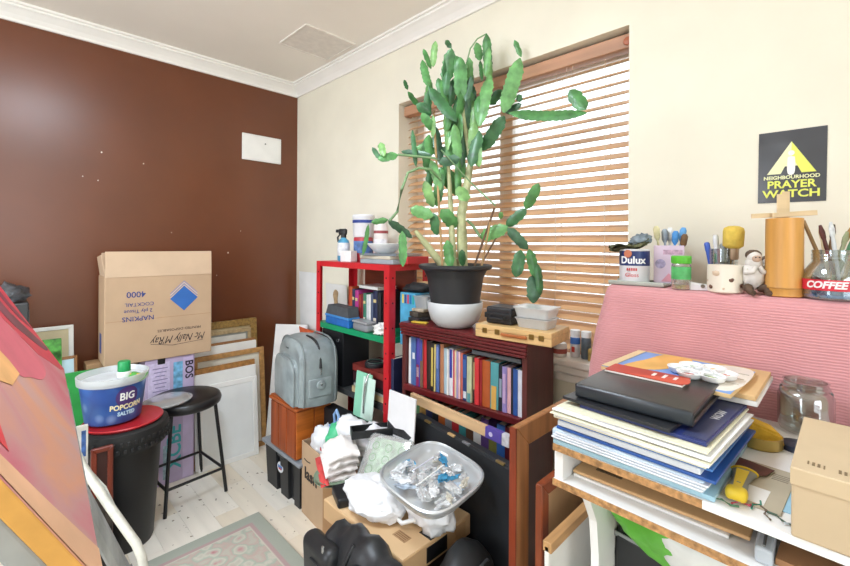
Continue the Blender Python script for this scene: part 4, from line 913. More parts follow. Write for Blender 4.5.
for pts, r_, m_ in (([(-1.152, 1.253, 1.19), (-1.236, 1.282, 1.861)], .005, tanw), ([(-1.092, 1.369, 1.19), (-1.006, 1.398, 1.446)], .0045, M('6f5540', .7)), ([(-1.044, 1.36, 1.19), (-1.006, 1.37, 1.389)], .004, tanw), ([(-1.102, 1.415, 1.19), (-1.06, 1.486, 1.328)], .004, M('7a5f48', .7))):
    B().tube(prel(pts), r_, 8).to('stake', m_, pot)
greenst = M('7fa070', .5, .2)
for pts, r_ in (([(-1.17, 1.319, 1.627), (-1.192, 1.241, 1.648), (-1.28, 1.124, 1.657)], .005), ([(-1.186, 1.275, 1.562), (-1.201, 1.232, 1.603), (-1.221, 1.184, 1.604), (-1.244, 1.146, 1.583), (-1.254, 1.122, 1.514), (-1.266, 1.11, 1.427), (-1.285, 1.085, 1.39)], .0055), ([(-1.143, 1.388, 2.04), (-1.143, 1.388, 2.074), (-1.134, 1.397, 2.124), (-1.113, 1.418, 2.166), (-1.086, 1.445, 2.187)], .003), ([(-1.125, 1.37, 1.40), (-1.106, 1.383, 1.38), (-1.071, 1.39, 1.331)], .006), ([(-1.158, 1.246, 1.676), (-1.061, 1.315, 1.544), (-.98, 1.368, 1.451)], .003)):
    B().tube(prel(pts), r_, 8).to('branch', greenst, pot, smooth=60)
PADS = [((-1.312,1.183,1.981),(-1.324,1.216,1.951),0.0084),
((-1.295,1.189,1.929),(-1.297,1.254,1.886),0.0126),
((-1.267,1.213,1.878),(-1.232,1.266,1.84),0.0207),
((-1.242,1.218,1.836),(-1.233,1.285,1.773),0.0186),
((-1.27,1.253,2.119),(-1.283,1.314,2.056),0.0106),
((-1.213,1.267,2.138),(-1.228,1.269,2.035),0.0145),
((-1.295,1.272,2.086),(-1.239,1.257,1.952),0.0168),
((-1.213,1.23,1.938),(-1.11,1.283,1.789),0.0241),
((-1.219,1.335,2.166),(-1.18,1.329,2.118),0.0105),
((-1.16,1.306,2.103),(-1.2,1.312,1.968),0.0269),
((-1.245,1.318,2.008),(-1.225,1.332,1.912),0.017),
((-1.116,1.311,2.055),(-1.132,1.334,1.89),0.0265),
((-1.189,1.357,2.003),(-1.231,1.371,1.888),0.0214),
((-1.129,1.384,2.081),(-1.156,1.423,1.998),0.0148),
((-1.076,1.431,2.179),(-1.088,1.467,2.017),0.019),
((-1.151,1.459,2.176),(-1.107,1.43,2.076),0.0171),
((-1.135,1.466,2.095),(-1.105,1.441,1.993),0.0086),
((-1.056,1.431,1.998),(-1.064,1.371,1.777),0.0266),
((-1.108,1.5,1.906),(-1.045,1.5,1.955),0.0195),
((-0.976,1.487,2.138),(-0.951,1.5,2.064),0.0104),
((-0.941,1.476,2.05),(-1.0,1.448,1.836),0.0304),
((-0.949,1.409,1.816),(-0.676,1.5,1.778),0.0254),
((-0.741,1.5,1.878),(-0.68,1.5,1.79),0.0254),
((-1.026,1.5,1.853),(-0.948,1.5,1.872),0.0149),
((-0.962,1.5,1.916),(-0.957,1.5,1.882),0.0126),
((-1.011,1.471,1.831),(-1.106,1.446,1.698),0.0272),
((-1.073,1.383,1.764),(-1.088,1.349,1.615),0.0244),
((-1.18,1.366,1.93),(-1.156,1.36,1.609),0.0211),
((-1.122,1.368,1.958),(-1.138,1.351,1.618),0.0228),
((-1.148,1.426,1.95),(-1.183,1.447,1.837),0.0238),
((-1.133,1.297,1.785),(-1.121,1.313,1.639),0.0202),
((-1.208,1.345,1.877),(-1.233,1.39,1.71),0.0215),
((-1.279,1.332,1.817),(-1.222,1.315,1.633),0.0193),
((-1.355,1.094,1.713),(-1.31,1.077,1.647),0.0141),
((-1.363,1.059,1.688),(-1.336,1.078,1.639),0.0101),
((-1.335,1.066,1.637),(-1.296,1.139,1.661),0.0181),
((-1.319,1.176,1.683),(-1.197,1.229,1.659),0.0123),
((-1.297,1.241,1.71),(-1.231,1.294,1.686),0.019),
((-1.186,1.264,1.63),(-1.096,1.29,1.641),0.0201),
((-1.247,1.342,1.717),(-1.18,1.35,1.67),0.0234),
((-1.255,1.178,1.762),(-1.243,1.189,1.612),0.0101),
((-1.243,1.239,1.56),(-1.224,1.272,1.453),0.0207),
((-1.256,1.171,1.442),(-1.182,1.228,1.412),0.0241),
((-1.197,1.244,1.426),(-1.191,1.261,1.336),0.0204),
((-1.163,1.255,1.44),(-1.147,1.328,1.369),0.0265),
((-1.182,1.333,1.609),(-1.183,1.365,1.507),0.0211),
((-1.12,1.311,1.534),(-1.073,1.304,1.469),0.026),
((-1.2,1.321,1.631),(-1.225,1.374,1.533),0.0213),
((-1.285,1.08,1.391),(-1.259,1.184,1.325),0.016),
((-1.345,1.042,1.385),(-1.285,1.08,1.395),0.0119),
((-1.32,1.009,1.375),(-1.356,1.01,1.254),0.0098),
((-1.239,1.112,1.351),(-1.233,1.111,1.211),0.0176),
((-1.145,1.271,1.316),(-1.137,1.284,1.203),0.0201),
((-1.091,1.299,1.279),(-1.101,1.316,1.211),0.014),
((-1.089,1.414,1.328),(-0.973,1.446,1.37),0.0266),
((-0.997,1.467,1.376),(-0.923,1.5,1.443),0.0207),
((-0.927,1.5,1.443),(-0.868,1.5,1.542),0.0211),
((-0.965,1.428,1.366),(-0.915,1.5,1.281),0.0201),
((-0.93,1.472,1.278),(-0.935,1.444,1.171),0.0239),
((-0.901,1.484,1.282),(-0.875,1.5,1.167),0.02),
((-0.874,1.5,1.226),(-0.858,1.5,1.101),0.0161),
((-0.893,1.5,1.178),(-0.876,1.478,1.07),0.0257),
((-1.018,1.456,1.434),(-1.028,1.476,1.406),0.0104),
((-1.217,1.249,1.644),(-1.184,1.272,1.52),0.0184)]

greens = [M(h, .42, .28, 22, .15, 40, coat=.1) for h in ('4f8a4c', '5d9a58', '3f7446', '6fa864', '476f52', '82b06a')]
random.seed(12)
def pad(a, b_, hw, seed):
    a, b_ = Vector(a)-PO, Vector(b_)-PO
    ax = b_-a; L = ax.length; ax.normalize()
    # leaves are flat joints; they face roughly across the window plane with some twist
    n0 = Vector((.6, -.75, .1)); n0 = (n0-ax*n0.dot(ax)).normalized()
    tw = Matrix.Rotation(R(random.uniform(-22, 22) if seed < 64 else random.uniform(-50, 50)), 3, ax); n0 = tw @ n0
    s_ = ax.cross(n0).normalized()
    hw *= 1.0; th = min(.006, hw*.35)
    NU = max(7, int(L/.009)); bend = random.uniform(-.06, .06)*L
    bm = bmesh.new(); rows_ = []
    for i in range(NU+1):
        t = i/NU
        e0 = min(1, (t/.22))**.6 if t < .22 else 1; e1 = min(1, ((1-t)/.25))**.55 if t > .75 else 1
        w_ = hw*max(.10, e0*e1)*(1+.10*math.sin(t*L*420+seed))
        c = a+ax*(L*t)+n0*(bend*math.sin(math.pi*t))
        tt = th*max(.25, min(e0, e1))
        rows_.append([bm.verts.new(c-s_*w_), bm.verts.new(c-s_*w_*.5+n0*tt*.6), bm.verts.new(c+n0*tt), bm.verts.new(c+s_*w_*.5+n0*tt*.6), bm.verts.new(c+s_*w_), bm.verts.new(c+s_*w_*.5-n0*tt*.6), bm.verts.new(c-n0*tt), bm.verts.new(c-s_*w_*.5-n0*tt*.6)])
    for p, q in zip(rows_, rows_[1:]):
        for k in range(8): bm.faces.new((p[k], p[(k+1) % 8], q[(k+1) % 8], q[k]))
    bm.faces.new(rows_[0]); bm.faces.new(rows_[-1])
    bb = B(); bb.bm.free(); bb.bm = bm; return bb
for base, tip in (((-1.185, 1.318, 1.55), (-1.20, 1.31, 2.06)), ((-1.14, 1.35, 1.50), (-1.13, 1.345, 2.05)), ((-1.09, 1.37, 1.60), (-1.07, 1.43, 2.05)), ((-1.235, 1.27, 1.45), (-1.25, 1.27, 1.95)), ((-1.14, 1.40, 1.65), (-1.15, 1.42, 2.0))):
    base, tip = Vector(base), Vector(tip)
    for k in range(7):
        p0 = base.lerp(tip, k/7+random.uniform(-.03, .03))+Vector((random.uniform(-.025, .025), random.uniform(-.02, .02), 0))
        L_ = random.uniform(.09, .17)
        PADS.append((tuple(p0), tuple(p0+Vector((random.uniform(-.03, .03), random.uniform(-.02, .02), L_))), random.uniform(.014, .022)))
for i, (a, b_, hw) in enumerate(PADS):
    pad(a, b_, hw, i).to('pad', greens[random.choice((0, 0, 1, 1, 2, 2, 3, 4, 5))], pot, smooth=50)
# wooden box, black case and clear tub on the bookcase
wx = thing('wooden_paintbox', 'pale wooden paint box with brass latches on the bookcase', 'box', (-.845, 1.345, .9615), RZ(7))
pw_ = wood('dcb77e', .45, 0, .12)
B().box((0, 0, .013), (.29, .165, .026), bev=.002).to('base', pw_, wx)
B().box((0, 0, .0365), (.29, .165, .019), bev=.002).to('lid', pw_, wx)
for x_ in (-.105, -.055, .075, .11):
    la = B().box((x_, -.084, .026), (.018, .004, .018), bev=.0015).to('latch', M('8f7440', .3, metal=.85), wx)
B().box((.01, -.086, .020), (.10, .008, .012), bev=.004).to('handle', wood('a85f2c', .4, 0), wx)
bcase = thing('hard_case', 'small black hard case on the wooden paint box', 'case', (-.915, 1.342, 1.0085), RZ(6))
B().box((0, 0, .016), (.105, .10, .032), bev=.006).to('base', M('232427', .45), bcase)
B().box((0, 0, .046), (.105, .10, .030), bev=.007).to('lid', M('27282b', .45), bcase)
B().box((0, -.053, .03), (.11, .010, .020), bev=.003).to('clasp', M('1b1c1e', .45), bcase)
B().tube([(-.03, -.056, .03), (-.028, -.066, .022), (.028, -.066, .022), (.03, -.056, .03)], .004, 8).to('handle', M('1b1c1e', .45), bcase)
tubbox('clear_tub', 'pair of clear rectangular plastic tubs nested on paint box', (-.785, 1.348, 1.0085), .125, .10, .034, 6, clear('e6eaea', .4, .15, .35))
tubbox('clear_tub', 'upper clear plastic tub stacked on another beside black case', (-.785, 1.348, 1.0445), .135, .108, .036, 6, clear('e6eaea', .4, .15, .4))
# bottles on the sill
for k, (x_, hx, cap, nm) in enumerate(((-.745, 'e4e6ea', 'e9e9ea', 'white tube with blue top standing on the window sill'), (-.702, '5b6670', 'eef0f0', 'grey bottle with white cap on the window sill'))):
    t_ = thing('bottle', nm, 'bottle', (x_, 1.565, .8715))
    B().lathe([(.016, 0), (.018, .003), (.018, .075), (.015, .084)], 18).to('body', M(hx, .4, .15, 20), t_, smooth=50)
    B().lathe([(.0175, .08), (.0185, .084), (.0185, .102), (0, .103)], 18).to('cap', M(cap, .4), t_, smooth=40)
    if k == 0: B().lathe([(.0185, .05), (.0185, .075)], 18, cap=False).to('blue_band', M('3f6fb8', .5), t_); B().box((0, -.0185, .03), (.012, .001, .02)).to('red_print', M('c8473c', .5), t_)
bx('small_box', 'tiny yellow and black box beside sill bottles', 'box', (-.672, 1.545, .8715), (.022, .022, .045), M('b89a54', .5, .3, 40), 8)
tj = thing('spice_jar', 'small white jar with red label behind the paint box', 'jar', (-.795, 1.535, .8715))
B().lathe([(.026, 0), (.028, .003), (.028, .045), (.024, .05), (0, .05)], 18).to('body', M('dcd9d4', .4), tj, smooth=50)
B().lathe([(.0285, .012), (.0285, .03)], 18, cap=False).to('label', M('a8564a', .5), tj)

# ================================================================== RIGHT: frames, desk, stack, pink covered unit
FXp = RZ(90)
f1 = frame('picture_frame', 'tall empty reddish wooden frame standing beside the bookcase', 'frame', .52, .82, .062, .02, wood('b07a4e', .4, 2, .18), (-.622, 1.215, .0), FXp)
B().box((0, 0, .41), (.0202, .006, .82), bev=.001).to('outer_edge', wood('8c3a1e', .35, 2), f1, (-.2615, 0, 0), RZ(90))
f2 = frame('picture_frame', 'smaller mahogany frame leaning by the white desk leg', 'frame', .30, .70, .035, .02, wood('8a4426', .35, 2, .2), (-.548, 1.105, 0), FXp, 'panel', M('c9a47a', .6), inset=.8)
f3 = thing('backed_canvas', 'white backed canvas with pale wooden top rail by desk leg', 'canvas', (-.495, 1.10, 0), FXp)
B().box((0, 0, .30), (.40, .012, .60), bev=.002).to('canvas', M('e3e1da', .7, .04), f3)
B().box((0, -.001, .598), (.40, .022, .024), bev=.002).to('top_rail', wood('c89a66', .5, 0), f3)
sheet('paper_sheet', 'crumpled printed paper sheets at foot of the backed canvas', 'paper', .3, .42, M('d6d4d0', .7, .3, 30), (-.475, 1.08, .01), RZ(90), .008)

DR = RZ(-2)
dk_ = thing('desk', 'white chipboard desk with double shelf top and worn edges', 'desk', (-.422, .792, 0), DR)
lam = M('ecebe8', .4, .03, 6); chipm = M('b98a58', .85, .3, 90, .4, 200)
for z, nm in ((.8935, 'desktop'), (.8235, 'lower_shelf')):
    B().box((.52, .235, z), (1.04, .47, .013), bev=.001).to(nm, lam, dk_)
    B().box((.13 if z > .85 else .25, -.0012, z), (.26 if z > .85 else .5, .003, .0125)).to('chipboard_edge', chipm, dk_)
    B().box((.65 if z > .85 else .77, -.0012, z), (.78 if z > .85 else .54, .003, .0125)).to('edging', lam, dk_)
prof = [(.02, .83), (.02, .882), (.45, .882), (.45, 0), (.17, 0), (.165, .60), (.155, .68), (.12, .745), (.06, .79), (.01, .812), (.005, .83)]
prof = [(.004, .886), (.45, .886), (.45, .001), (.17, .001), (.165, .60), (.155, .68), (.12, .745), (.06, .79), (.012, .812), (.004, .83)]
for xx in (.001, 1.02):
    B().prism(prof, -.009, .009, RZ(90)).to('end_panel', lam, dk_, (xx+.009, 0, 0))
B().box((.52, .46, .45), (1.0, .012, .5)).to('back_panel', lam, dk_)
def dw(x, y, z): return (TR(-.422, .792, 0) @ DR) @ Vector((x, y, z))
# --- lower shelf papers
def flat(name, label, cat, x, y, z, w, d, th, mat, rz=0, bev=.0008, group=None):
    o = B().box((0, 0, th/2), (w, d, th), bev=bev).to(name, mat, None, dw(x, y, z), RZ(-2+rz)); return tag(o, label, cat, group)
zs = .8305
flat('paper_stack', 'white paper stack in the gap under the desktop', 'paper', .15, .19, zs, .26, .30, .005, M('ecebe8', .8, .03), 2)
ev = thing('envelope', 'tan padded envelope with dark photo in the desk gap', 'envelope', dw(.16, .18, zs+.0055), RZ(1))
B().box((0, 0, .003), (.29, .27, .006), bev=.002).to('envelope', M('d8ae7c', .7, .05), ev)
B().box((-.085, -.09, .0066), (.05, .03, .0012)).to('stamp_photo', M('6a563c', .6, .3), ev)
B().box((.06, -.03, .0066), (.02, .12, .0012), RZ(20)).to('fold', M('c08e5c', .7), ev)
pbx = thing('pen_box', 'thin black pen box lying on the tan envelope', 'box', dw(.10, .12, zs+.0125), RZ(-14))
B().box((0, 0, .006), (.10, .028, .012), bev=.001).to('box', M('2a2320', .4), pbx)
B().box((0, 0, .0125), (.096, .024, .001)).to('window', M('4a3a30', .3), pbx)
rb_ = thing('ring_binder', 'grey ring binder edge beside the tan envelope', 'binder', dw(.325, .14, zs), RZ(2))
B().box((0, 0, .012), (.022, .25, .024), bev=.004).to('spine', M('b9c0c6', .35, .1), rb_)
B().tube([(0, -.12, .026), (0, .12, .026)], .002, 6).to('rod', M('8f979e', .2, metal=.9), rb_)
flat('brown_folder', 'brown card folder in the desk gap beside ring binder', 'folder', .385, .17, zs, .08, .28, .01, M('a97a52', .7, .06), 0)
flat('teal_book', 'teal covered book with white label in the desk gap', 'book', .53, .20, zs, .17, .30, .022, M('5f98a2', .6, .1), -4)
flat('label_strip', 'black and white printed strip on the lower shelf front', 'label', .53, .02, zs, .13, .03, .002, M('4a4b4c', .6, .6, 60), -2)
# --- big stack on the desktop
zd = .9005
flat('plastic_sleeve', 'light blue plastic sleeve at bottom of the desk stack', 'folder', .135, .142, zd, .275, .28, .008, M('a9d2e4', .3, .08), 1)
cf = thing('document_wallet', 'clear document wallet full of white paper in desk stack', 'folder', dw(.13, .132, zd+.009), RZ(-2))
B().box((0, 0, .011), (.265, .27, .022), bev=.005, seg=3).to('wallet', M('c4d6e4', .25, .08), cf, smooth=40)
for k in range(3): B().box((.004*k, -.001, .006+.005*k), (.262, .274, .003), bev=.0005).to('paper', M('e6e9ee', .7), cf)
bfo = thing('blue_folder', 'bright blue folder sticking out right of the desk stack', 'folder', dw(.145, .135, zd+.032), RZ(-3))
B().box((0, 0, .0025), (.272, .275, .005), bev=.001).to('back_cover', M('2f5fae', .35, .06), bfo)
B().box((-.01, 0, .011), (.25, .272, .011), bev=.002).to('paper', M('dfe6ee', .8, .05), bfo)
B().box((0, 0, .019), (.262, .272, .004), bev=.001).to('front_cover', M('3a74bc', .35, .06), bfo)
wp_ = thing('paper_pile', 'thick pile of loose white papers under the black album', 'paper', dw(.142, .125, zd+.0535), RZ(-3))
random.seed(21)
for k in range(9):
    B().box((random.uniform(-.008, .012), random.uniform(-.010, .008), .0016+.003*k), (.262+random.uniform(-.012, .01), .27, .0027), RZ(random.uniform(-2.5, 2.5)), bev=.0005).to('sheet', M('efeff0' if k % 4 else 'e8e4c8', .8, .02), wp_)
nb = thing('navy_brochure', 'dark navy brochure with white lettering under black album', 'brochure', dw(.16, .135, zd+.0815), RZ(-4))
B().box((0, 0, .003), (.215, .25, .006), bev=.001).to('cover', M('27346e', .35, .15, 8), nb)
B().box((.088, .0, .0065), (.034, .235, .001)).to('dark_band', M('3d4468', .4), nb)
text('letter_cover', 'WOW', .02, M('e6e6ee', .5), nb, (.088, .02, .0072), RZ(90), .0004)
flat('black_sheet', 'thin black folder edge between navy brochure and album', 'folder', .12, .105, zd+.089, .2, .2, .006, M('26282c', .4), -4)
al = thing('black_album', 'large black padded album on top of the desk stack', 'album', dw(.132, .130, zd+.0965), RZ(0))
AW, AD, AT = .206, .205, .026
B().box((0, 0, .004), (AW, AD, .008), bev=.003).to('back_cover', M('26272b', .38, .06, 9, .05, 120), al)
B().box((.004, .004, AT/2), (AW-.018, AD-.018, AT-.014), bev=.001).to('pages', M('2c2e30', .6), al)
B().box((0, 0, AT-.004), (AW, AD, .009), bev=.0035, seg=3).to('front_cover', M('2d2927', .32, .06, 9, .05, 120), al, smooth=40)
B().box((0, -AD/2+.004, AT/2), (AW, .012, AT), bev=.006, seg=3).to('spine', M('2a3036', .3, .06), al, smooth=40)
rcd = thing('red_booklet', 'narrow red booklet with white print lying on black album', 'booklet', dw(.112, .18, zd+.0965+AT+.001), RZ(0))
B().box((0, 0, .002), (.150, .062, .004), bev=.0006).to('pages', M('efe6dc', .7), rcd)
B().box((0, 0, .0045), (.150, .062, .0012)).to('cover', M('b8402e', .45, .12, 6), rcd)
B().prism(smooth_poly([(-.03, -.029), (.073, -.029), (.073, .02), (.03, .0), (0, -.02)]), -.0058, -.0052, RX(-90) @ Matrix.Scale(1, 4)).to('orange_curve', M('cf5238', .45), rcd, (0, 0, 0))
for k in range(3):
    B().box((.015+.02*k, .002, .0058), (.006, .026-.006*abs(k-1), .0008)).to('white_print', M('f0e6e2', .5), rcd)
# --- art board pile behind
zb2 = zd
flat('card_folder', 'beige card folder pile behind the black album', 'folder', .12, .36, zb2, .18, .20, .09, M('dcb98a', .7, .06), 3, .002)
flat('white_folder', 'white paper folder between beige folder and paint board', 'folder', .155, .355, zb2+.0905, .262, .23, .010, M('e3e1dc', .7, .05), 2)
flat('card_folder', 'thin tan folder directly under the blue paint board', 'folder', .152, .352, zb2+.101, .262, .225, .010, M('d9b380', .7, .06), 2)
ab = thing('paint_board', 'art board painted in blue, orange and white under the palette', 'board', dw(.135, .30, zb2+.1115), RZ(-3))
B().box((0, 0, .004), (.25, .215, .008), bev=.001).to('board', M('e0c08a', .6), ab)
def slab(name, pts, z, mat): return B().prism(pts, -z-.0008, -z, RX(-90)).to(name, mat, ab)
def flatp(name, pts, z, mat, parent):
    bb = B(); n = len(pts); a = [bb.bm.verts.new((x_, y_, z)) for x_, y_ in pts]; c = [bb.bm.verts.new((x_, y_, z+.0008)) for x_, y_ in pts]
    bb.bm.faces.new(a[::-1]); bb.bm.faces.new(c)
    for i in range(n): bb.bm.faces.new((a[i], a[(i+1) % n], c[(i+1) % n], c[i]))
    return bb.to(name, mat, parent)
flatp('blue_area', [(-.124, -.106), (.124, -.106), (.124, .106), (-.124, .106)], .0081, M('7fa3dc', .55, .08, 10), ab)
flatp('orange_band', smooth_poly([(-.06, .105), (.0, .105), (-.0, .03), (-.03, -.05), (-.09, -.07), (-.075, .03)]), .009, M('e9b464', .55, .1, 12), ab)
flatp('white_area', smooth_poly([(.05, -.07), (.122, -.085), (.122, .10), (.06, .105), (.035, .02)]), .009, M('ece4d8', .55, .08, 12), ab)
flatp('tan_edge', [(-.124, -.106), (-.105, -.106), (-.105, .106), (-.124, .106)], .0098, M('e2c79c', .55), ab)
for k in range(3): flatp('grain_line', [(.055, -.03+.045*k), (.122, -.035+.045*k), (.122, -.032+.045*k), (.055, -.027+.045*k)], .0098, M('b9ad9c', .6), ab)
# flower palette
plt = thing('paint_palette', 'white flower-shaped paint palette with dabs of colour', 'palette', dw(.19, .275, zb2+.1225), RZ(10))
pw2 = M('f2f3f2', .3, .02)
B().lathe([(.018, .002), (.024, .004), (.026, .012), (.022, .012), (.020, .006), (0, .005)], 24).to('well', pw2, plt, smooth=50)
dabs = ['d8592c', 'e3a23c', '6aa85a', 'c9d2c0', 'c05a50', '9ab06a']
for k in range(6):
    a = R(60*k); p_ = (.040*math.cos(a), .040*math.sin(a), 0)
    w_ = B().lathe([(.014, 0), (.020, .003), (.025, .013), (.023, .0135), (.018, .006), (0, .0045)], 20).to('well', pw2, plt, p_, smooth=50)
    B().blob((.004*math.sin(k), .003, .0068), (.011, .009, .0018), .4, 3, k, 2).to('paint_dab', M(dabs[k], .4, .4, 60), w_, smooth=180)
# --- small things on the desk
tn = thing('shallow_tin', 'shallow brass tin holding a yellow sponge on the desk', 'tin', (-.128, 1.085, .9005))
B().lathe([(.036, 0), (.038, .002), (.038, .022), (.036, .0225), (.036, .004), (0, .004)], 32).to('tin', M('b39a54', .35, .1, metal=.5), tn, smooth=40)
sg = thing('sponge', 'yellow wedge of sponge in the shallow tin', 'sponge', (-.130, 1.09, .9055), RZ(25)); sg.scale = (1.05, 1.1, 1.15)
bb = B().prism([(-.034, 0), (.034, 0), (.030, .022), (-.030, .042)], -.024, .024); bmesh.ops.bevel(bb.bm, geom=list(bb.bm.edges), offset=.004, segments=2, affect='EDGES')
bb.to('wedge', M('e5b93c', .9, .12, 30, .6, 160), sg, smooth=40)
sc = thing('hand_scraper', 'yellow and grey handled scraper lying on the desk', 'scraper', (-.126, .868, .9005), RZ(2)); sc.scale = (.8, .8, .8)
hgm = M('8a8d88', .5, .08)
bb = B()
def ring(w_, h_, y, zc, n=14): return [Vector((w_*math.cos(2*math.pi*i/n), y, zc+h_*math.sin(2*math.pi*i/n))) for i in range(n)]
rg = [ring(.012, .007, -.075, .010), ring(.016, .010, -.068, .012), ring(.015, .011, -.03, .013), ring(.013, .010, 0, .012), ring(.019, .010, .035, .012), ring(.023, .008, .055, .010), ring(.021, .006, .062, .009)]
rv = [[bb.bm.verts.new(p) for p in r_] for r_ in rg]
for a, c in zip(rv, rv[1:]):
    for i in range(len(a)): bb.bm.faces.new((a[i], a[(i+1) % len(a)], c[(i+1) % len(a)], c[i]))
bb.bm.faces.new(rv[0][::-1]); bb.bm.faces.new(rv[-1]); bb.to('handle', hgm, sc, smooth=60)
ym = M('e8c832', .45, .06)
B().box((0, -.062, .014), (.036, .030, .024), bev=.009, seg=3).to('yellow_tip', ym, sc, smooth=40)
flatp('yellow_stripe', [(-.007, -.05), (.007, -.05), (.011, .035), (-.011, .035)], .0228, ym, sc)
B().lathe([(.023, -.002), (.025, 0), (.023, .002)], 20, RX(90), sy=.45).to('yellow_ring', ym, sc, (0, .056, .011))
lp = thing('leather_patch', 'dark brown leather patch above the scraper', 'leather', (-.137, .945, .9005), RZ(-20)); lp.scale = (1.35, 1.35, 1)
flatp('patch', [(-.03, -.014), (.012, -.024), (.03, -.004), (.028, .022), (-.026, .018)], .006, M('5a3128', .45, .1), lp)
B().box((0, 0, .003), (.04, .03, .006), bev=.001).to('backing', M('4a2a22', .6), lp)
en = thing('parcel_envelope', 'grey-beige cardboard envelope with white address label on desk', 'envelope', (-.104, .90, .9005), RZ(-3))
B().box((0, 0, .0012), (.075, .165, .0024), bev=.0004).to('envelope', M('b9ae98', .8, .05), en)
B().box((-.005, -.045, .0027), (.042, .055, .0006)).to('address_label', M('eceae6', .7, .04), en)
for k in range(4): B().box((.02, .035+.007*k, .0027), (.022, .002, .0006)).to('print_line', M('8a8172', .7), en)
flat('blue_sheet', 'light blue sheet beside the brown carton on desk', 'paper', .365, .16, zd, .03, .21, .0012, M('9fcbe2', .6, .04), 0, .0003)
nv = thing('round_cover', 'dark navy round lid beside the yellow sponge tin', 'lid', (-.072, 1.105, .9005))
B().lathe([(.024, 0), (.026, .002), (.026, .012), (.023, .014), (0, .0135)], 24).to('lid', M('2c3348', .4, .08), nv, smooth=40)
random.seed(5)
for k, hx in enumerate(('4f7a58', 'c04a5c', '3a8a78', '6a5a4a', '445a4a', 'b9c0c4')):
    tag(B().tube([(0, 0, .003), (.012, .004, .004), (.024, -.002, .003), (.034, .003, .003)], .0016, 6).to('thread_scrap', M(hx, .7), None, dw(.27+.024*k, .012+.006*(k % 3), zd-.0005), (0, 0, k*37)), ['short green', 'pinkish red', 'teal', 'brown', 'dark olive', 'pale grey'][k] + ' thread scrap on the desk front edge', 'thread', 'thread scraps on the desk')
flat('white_card', 'white card sheet under the glass jar', 'paper', .34, .36, zd, .14, .12, .0015, M('eceae6', .7, .03), -8, .0004)
jr = thing('glass_jar', 'empty round glass jar standing before the pink cloth', 'jar', (-.066, 1.222, .902))
gl = clear('f3f7f5', .35, .03)
B().lathe([(.030, 0), (.043, .004), (.047, .014), (.047, .080), (.043, .088), (.037, .093), (.037, .108), (.039, .110), (.035, .110), (.034, .09), (.044, .078), (.044, .014), (.03, .007), (0, .006)], 36).to('glass', gl, jr, smooth=40)
B().lathe([(.0375, .094), (.0405, .096), (.0405, .1), (.0375, .102)], 30, cap=False).to('thread', gl, jr, smooth=40)
for s in (-1, 1): B().tube([(s*.036, 0, .099), (s*.042, .004, .090), (s*.043, .004, .075)], .0018, 6).to('wire_clip', M('9a9ea0', .25, metal=.9), jr)
rcb = thing('brown_carton', 'brown cardboard carton with printed codes at desk corner', 'carton', (-.056, .772, zd), RZ(0))
kb = M('c2ab8a', .8, .05, 6, .04, 60)
B().box((.15, .12, .046), (.30, .24, .092), bev=.003).to('body', kb, rcb)
B().box((.15, .12, .0945), (.302, .243, .004), bev=.0015).to('lid_flap', M('cbb594', .8, .05, 6), rcb)
B().box((.15, -.0008, .084), (.302, .002, .022), bev=.0005).to('tuck_flap', M('c5ae8c', .8, .05), rcb)
for k in range(10): B().box((.016+.0055*k+(.01 if k > 3 else 0), .03-.001*k, .0968), (.003 if k % 3 else .0018, .012, .0004)).to('printed_code', M('7e6a4e', .8), rcb)
# --- under the desk
ubg = thing('satchel', 'black satchel with buckle standing under the desk', 'bag', (-.27, 1.09, .001), RZ(-6))
B().box((0, 0, .31), (.24, .12, .62), bev=.02, seg=3).to('body', M('1c1d20', .55, .1, 9, .1, 100), ubg, smooth=40)
B().box((0, -.062, .49), (.225, .01, .25), bev=.004).to('flap', M('202226', .5, .1), ubg)
B().box((-.03, -.07, .54), (.05, .01, .045), bev=.004).to('buckle', M('101113', .35), ubg)
B().box((-.03, -.071, .495), (.012, .008, .05), bev=.003).to('clip', M('c0c2c2', .25, metal=.9), ubg)
B().box((-.085, -.064, .615), (.07, .004, .012), bev=.001).to('grey_tab', M('8f9294', .5), ubg)
B().tube([(-.115, -.05, .45), (-.12, -.05, .56), (-.10, -.05, .64)], .012, 8).to('strap', M('17181a', .5), ubg, smooth=60)
grb = thing('carrier_bag', 'green and white carrier bag sagging under the desk shelf', 'bag', (-.245, 1.06, .622))
B().blob((0, 0, .085), (.15, .12, .088), .12, 1.7, 4, 4, crease=.15).to('bag', M('63b83c', .4, .12, 6), grb, smooth=180)
B().blob((.035, -.062, .075), (.085, .066, .06), .12, 1.9, 9, 4, crease=.1).to('white_panel', M('e6e8e6', .4, .05), grb, smooth=180)
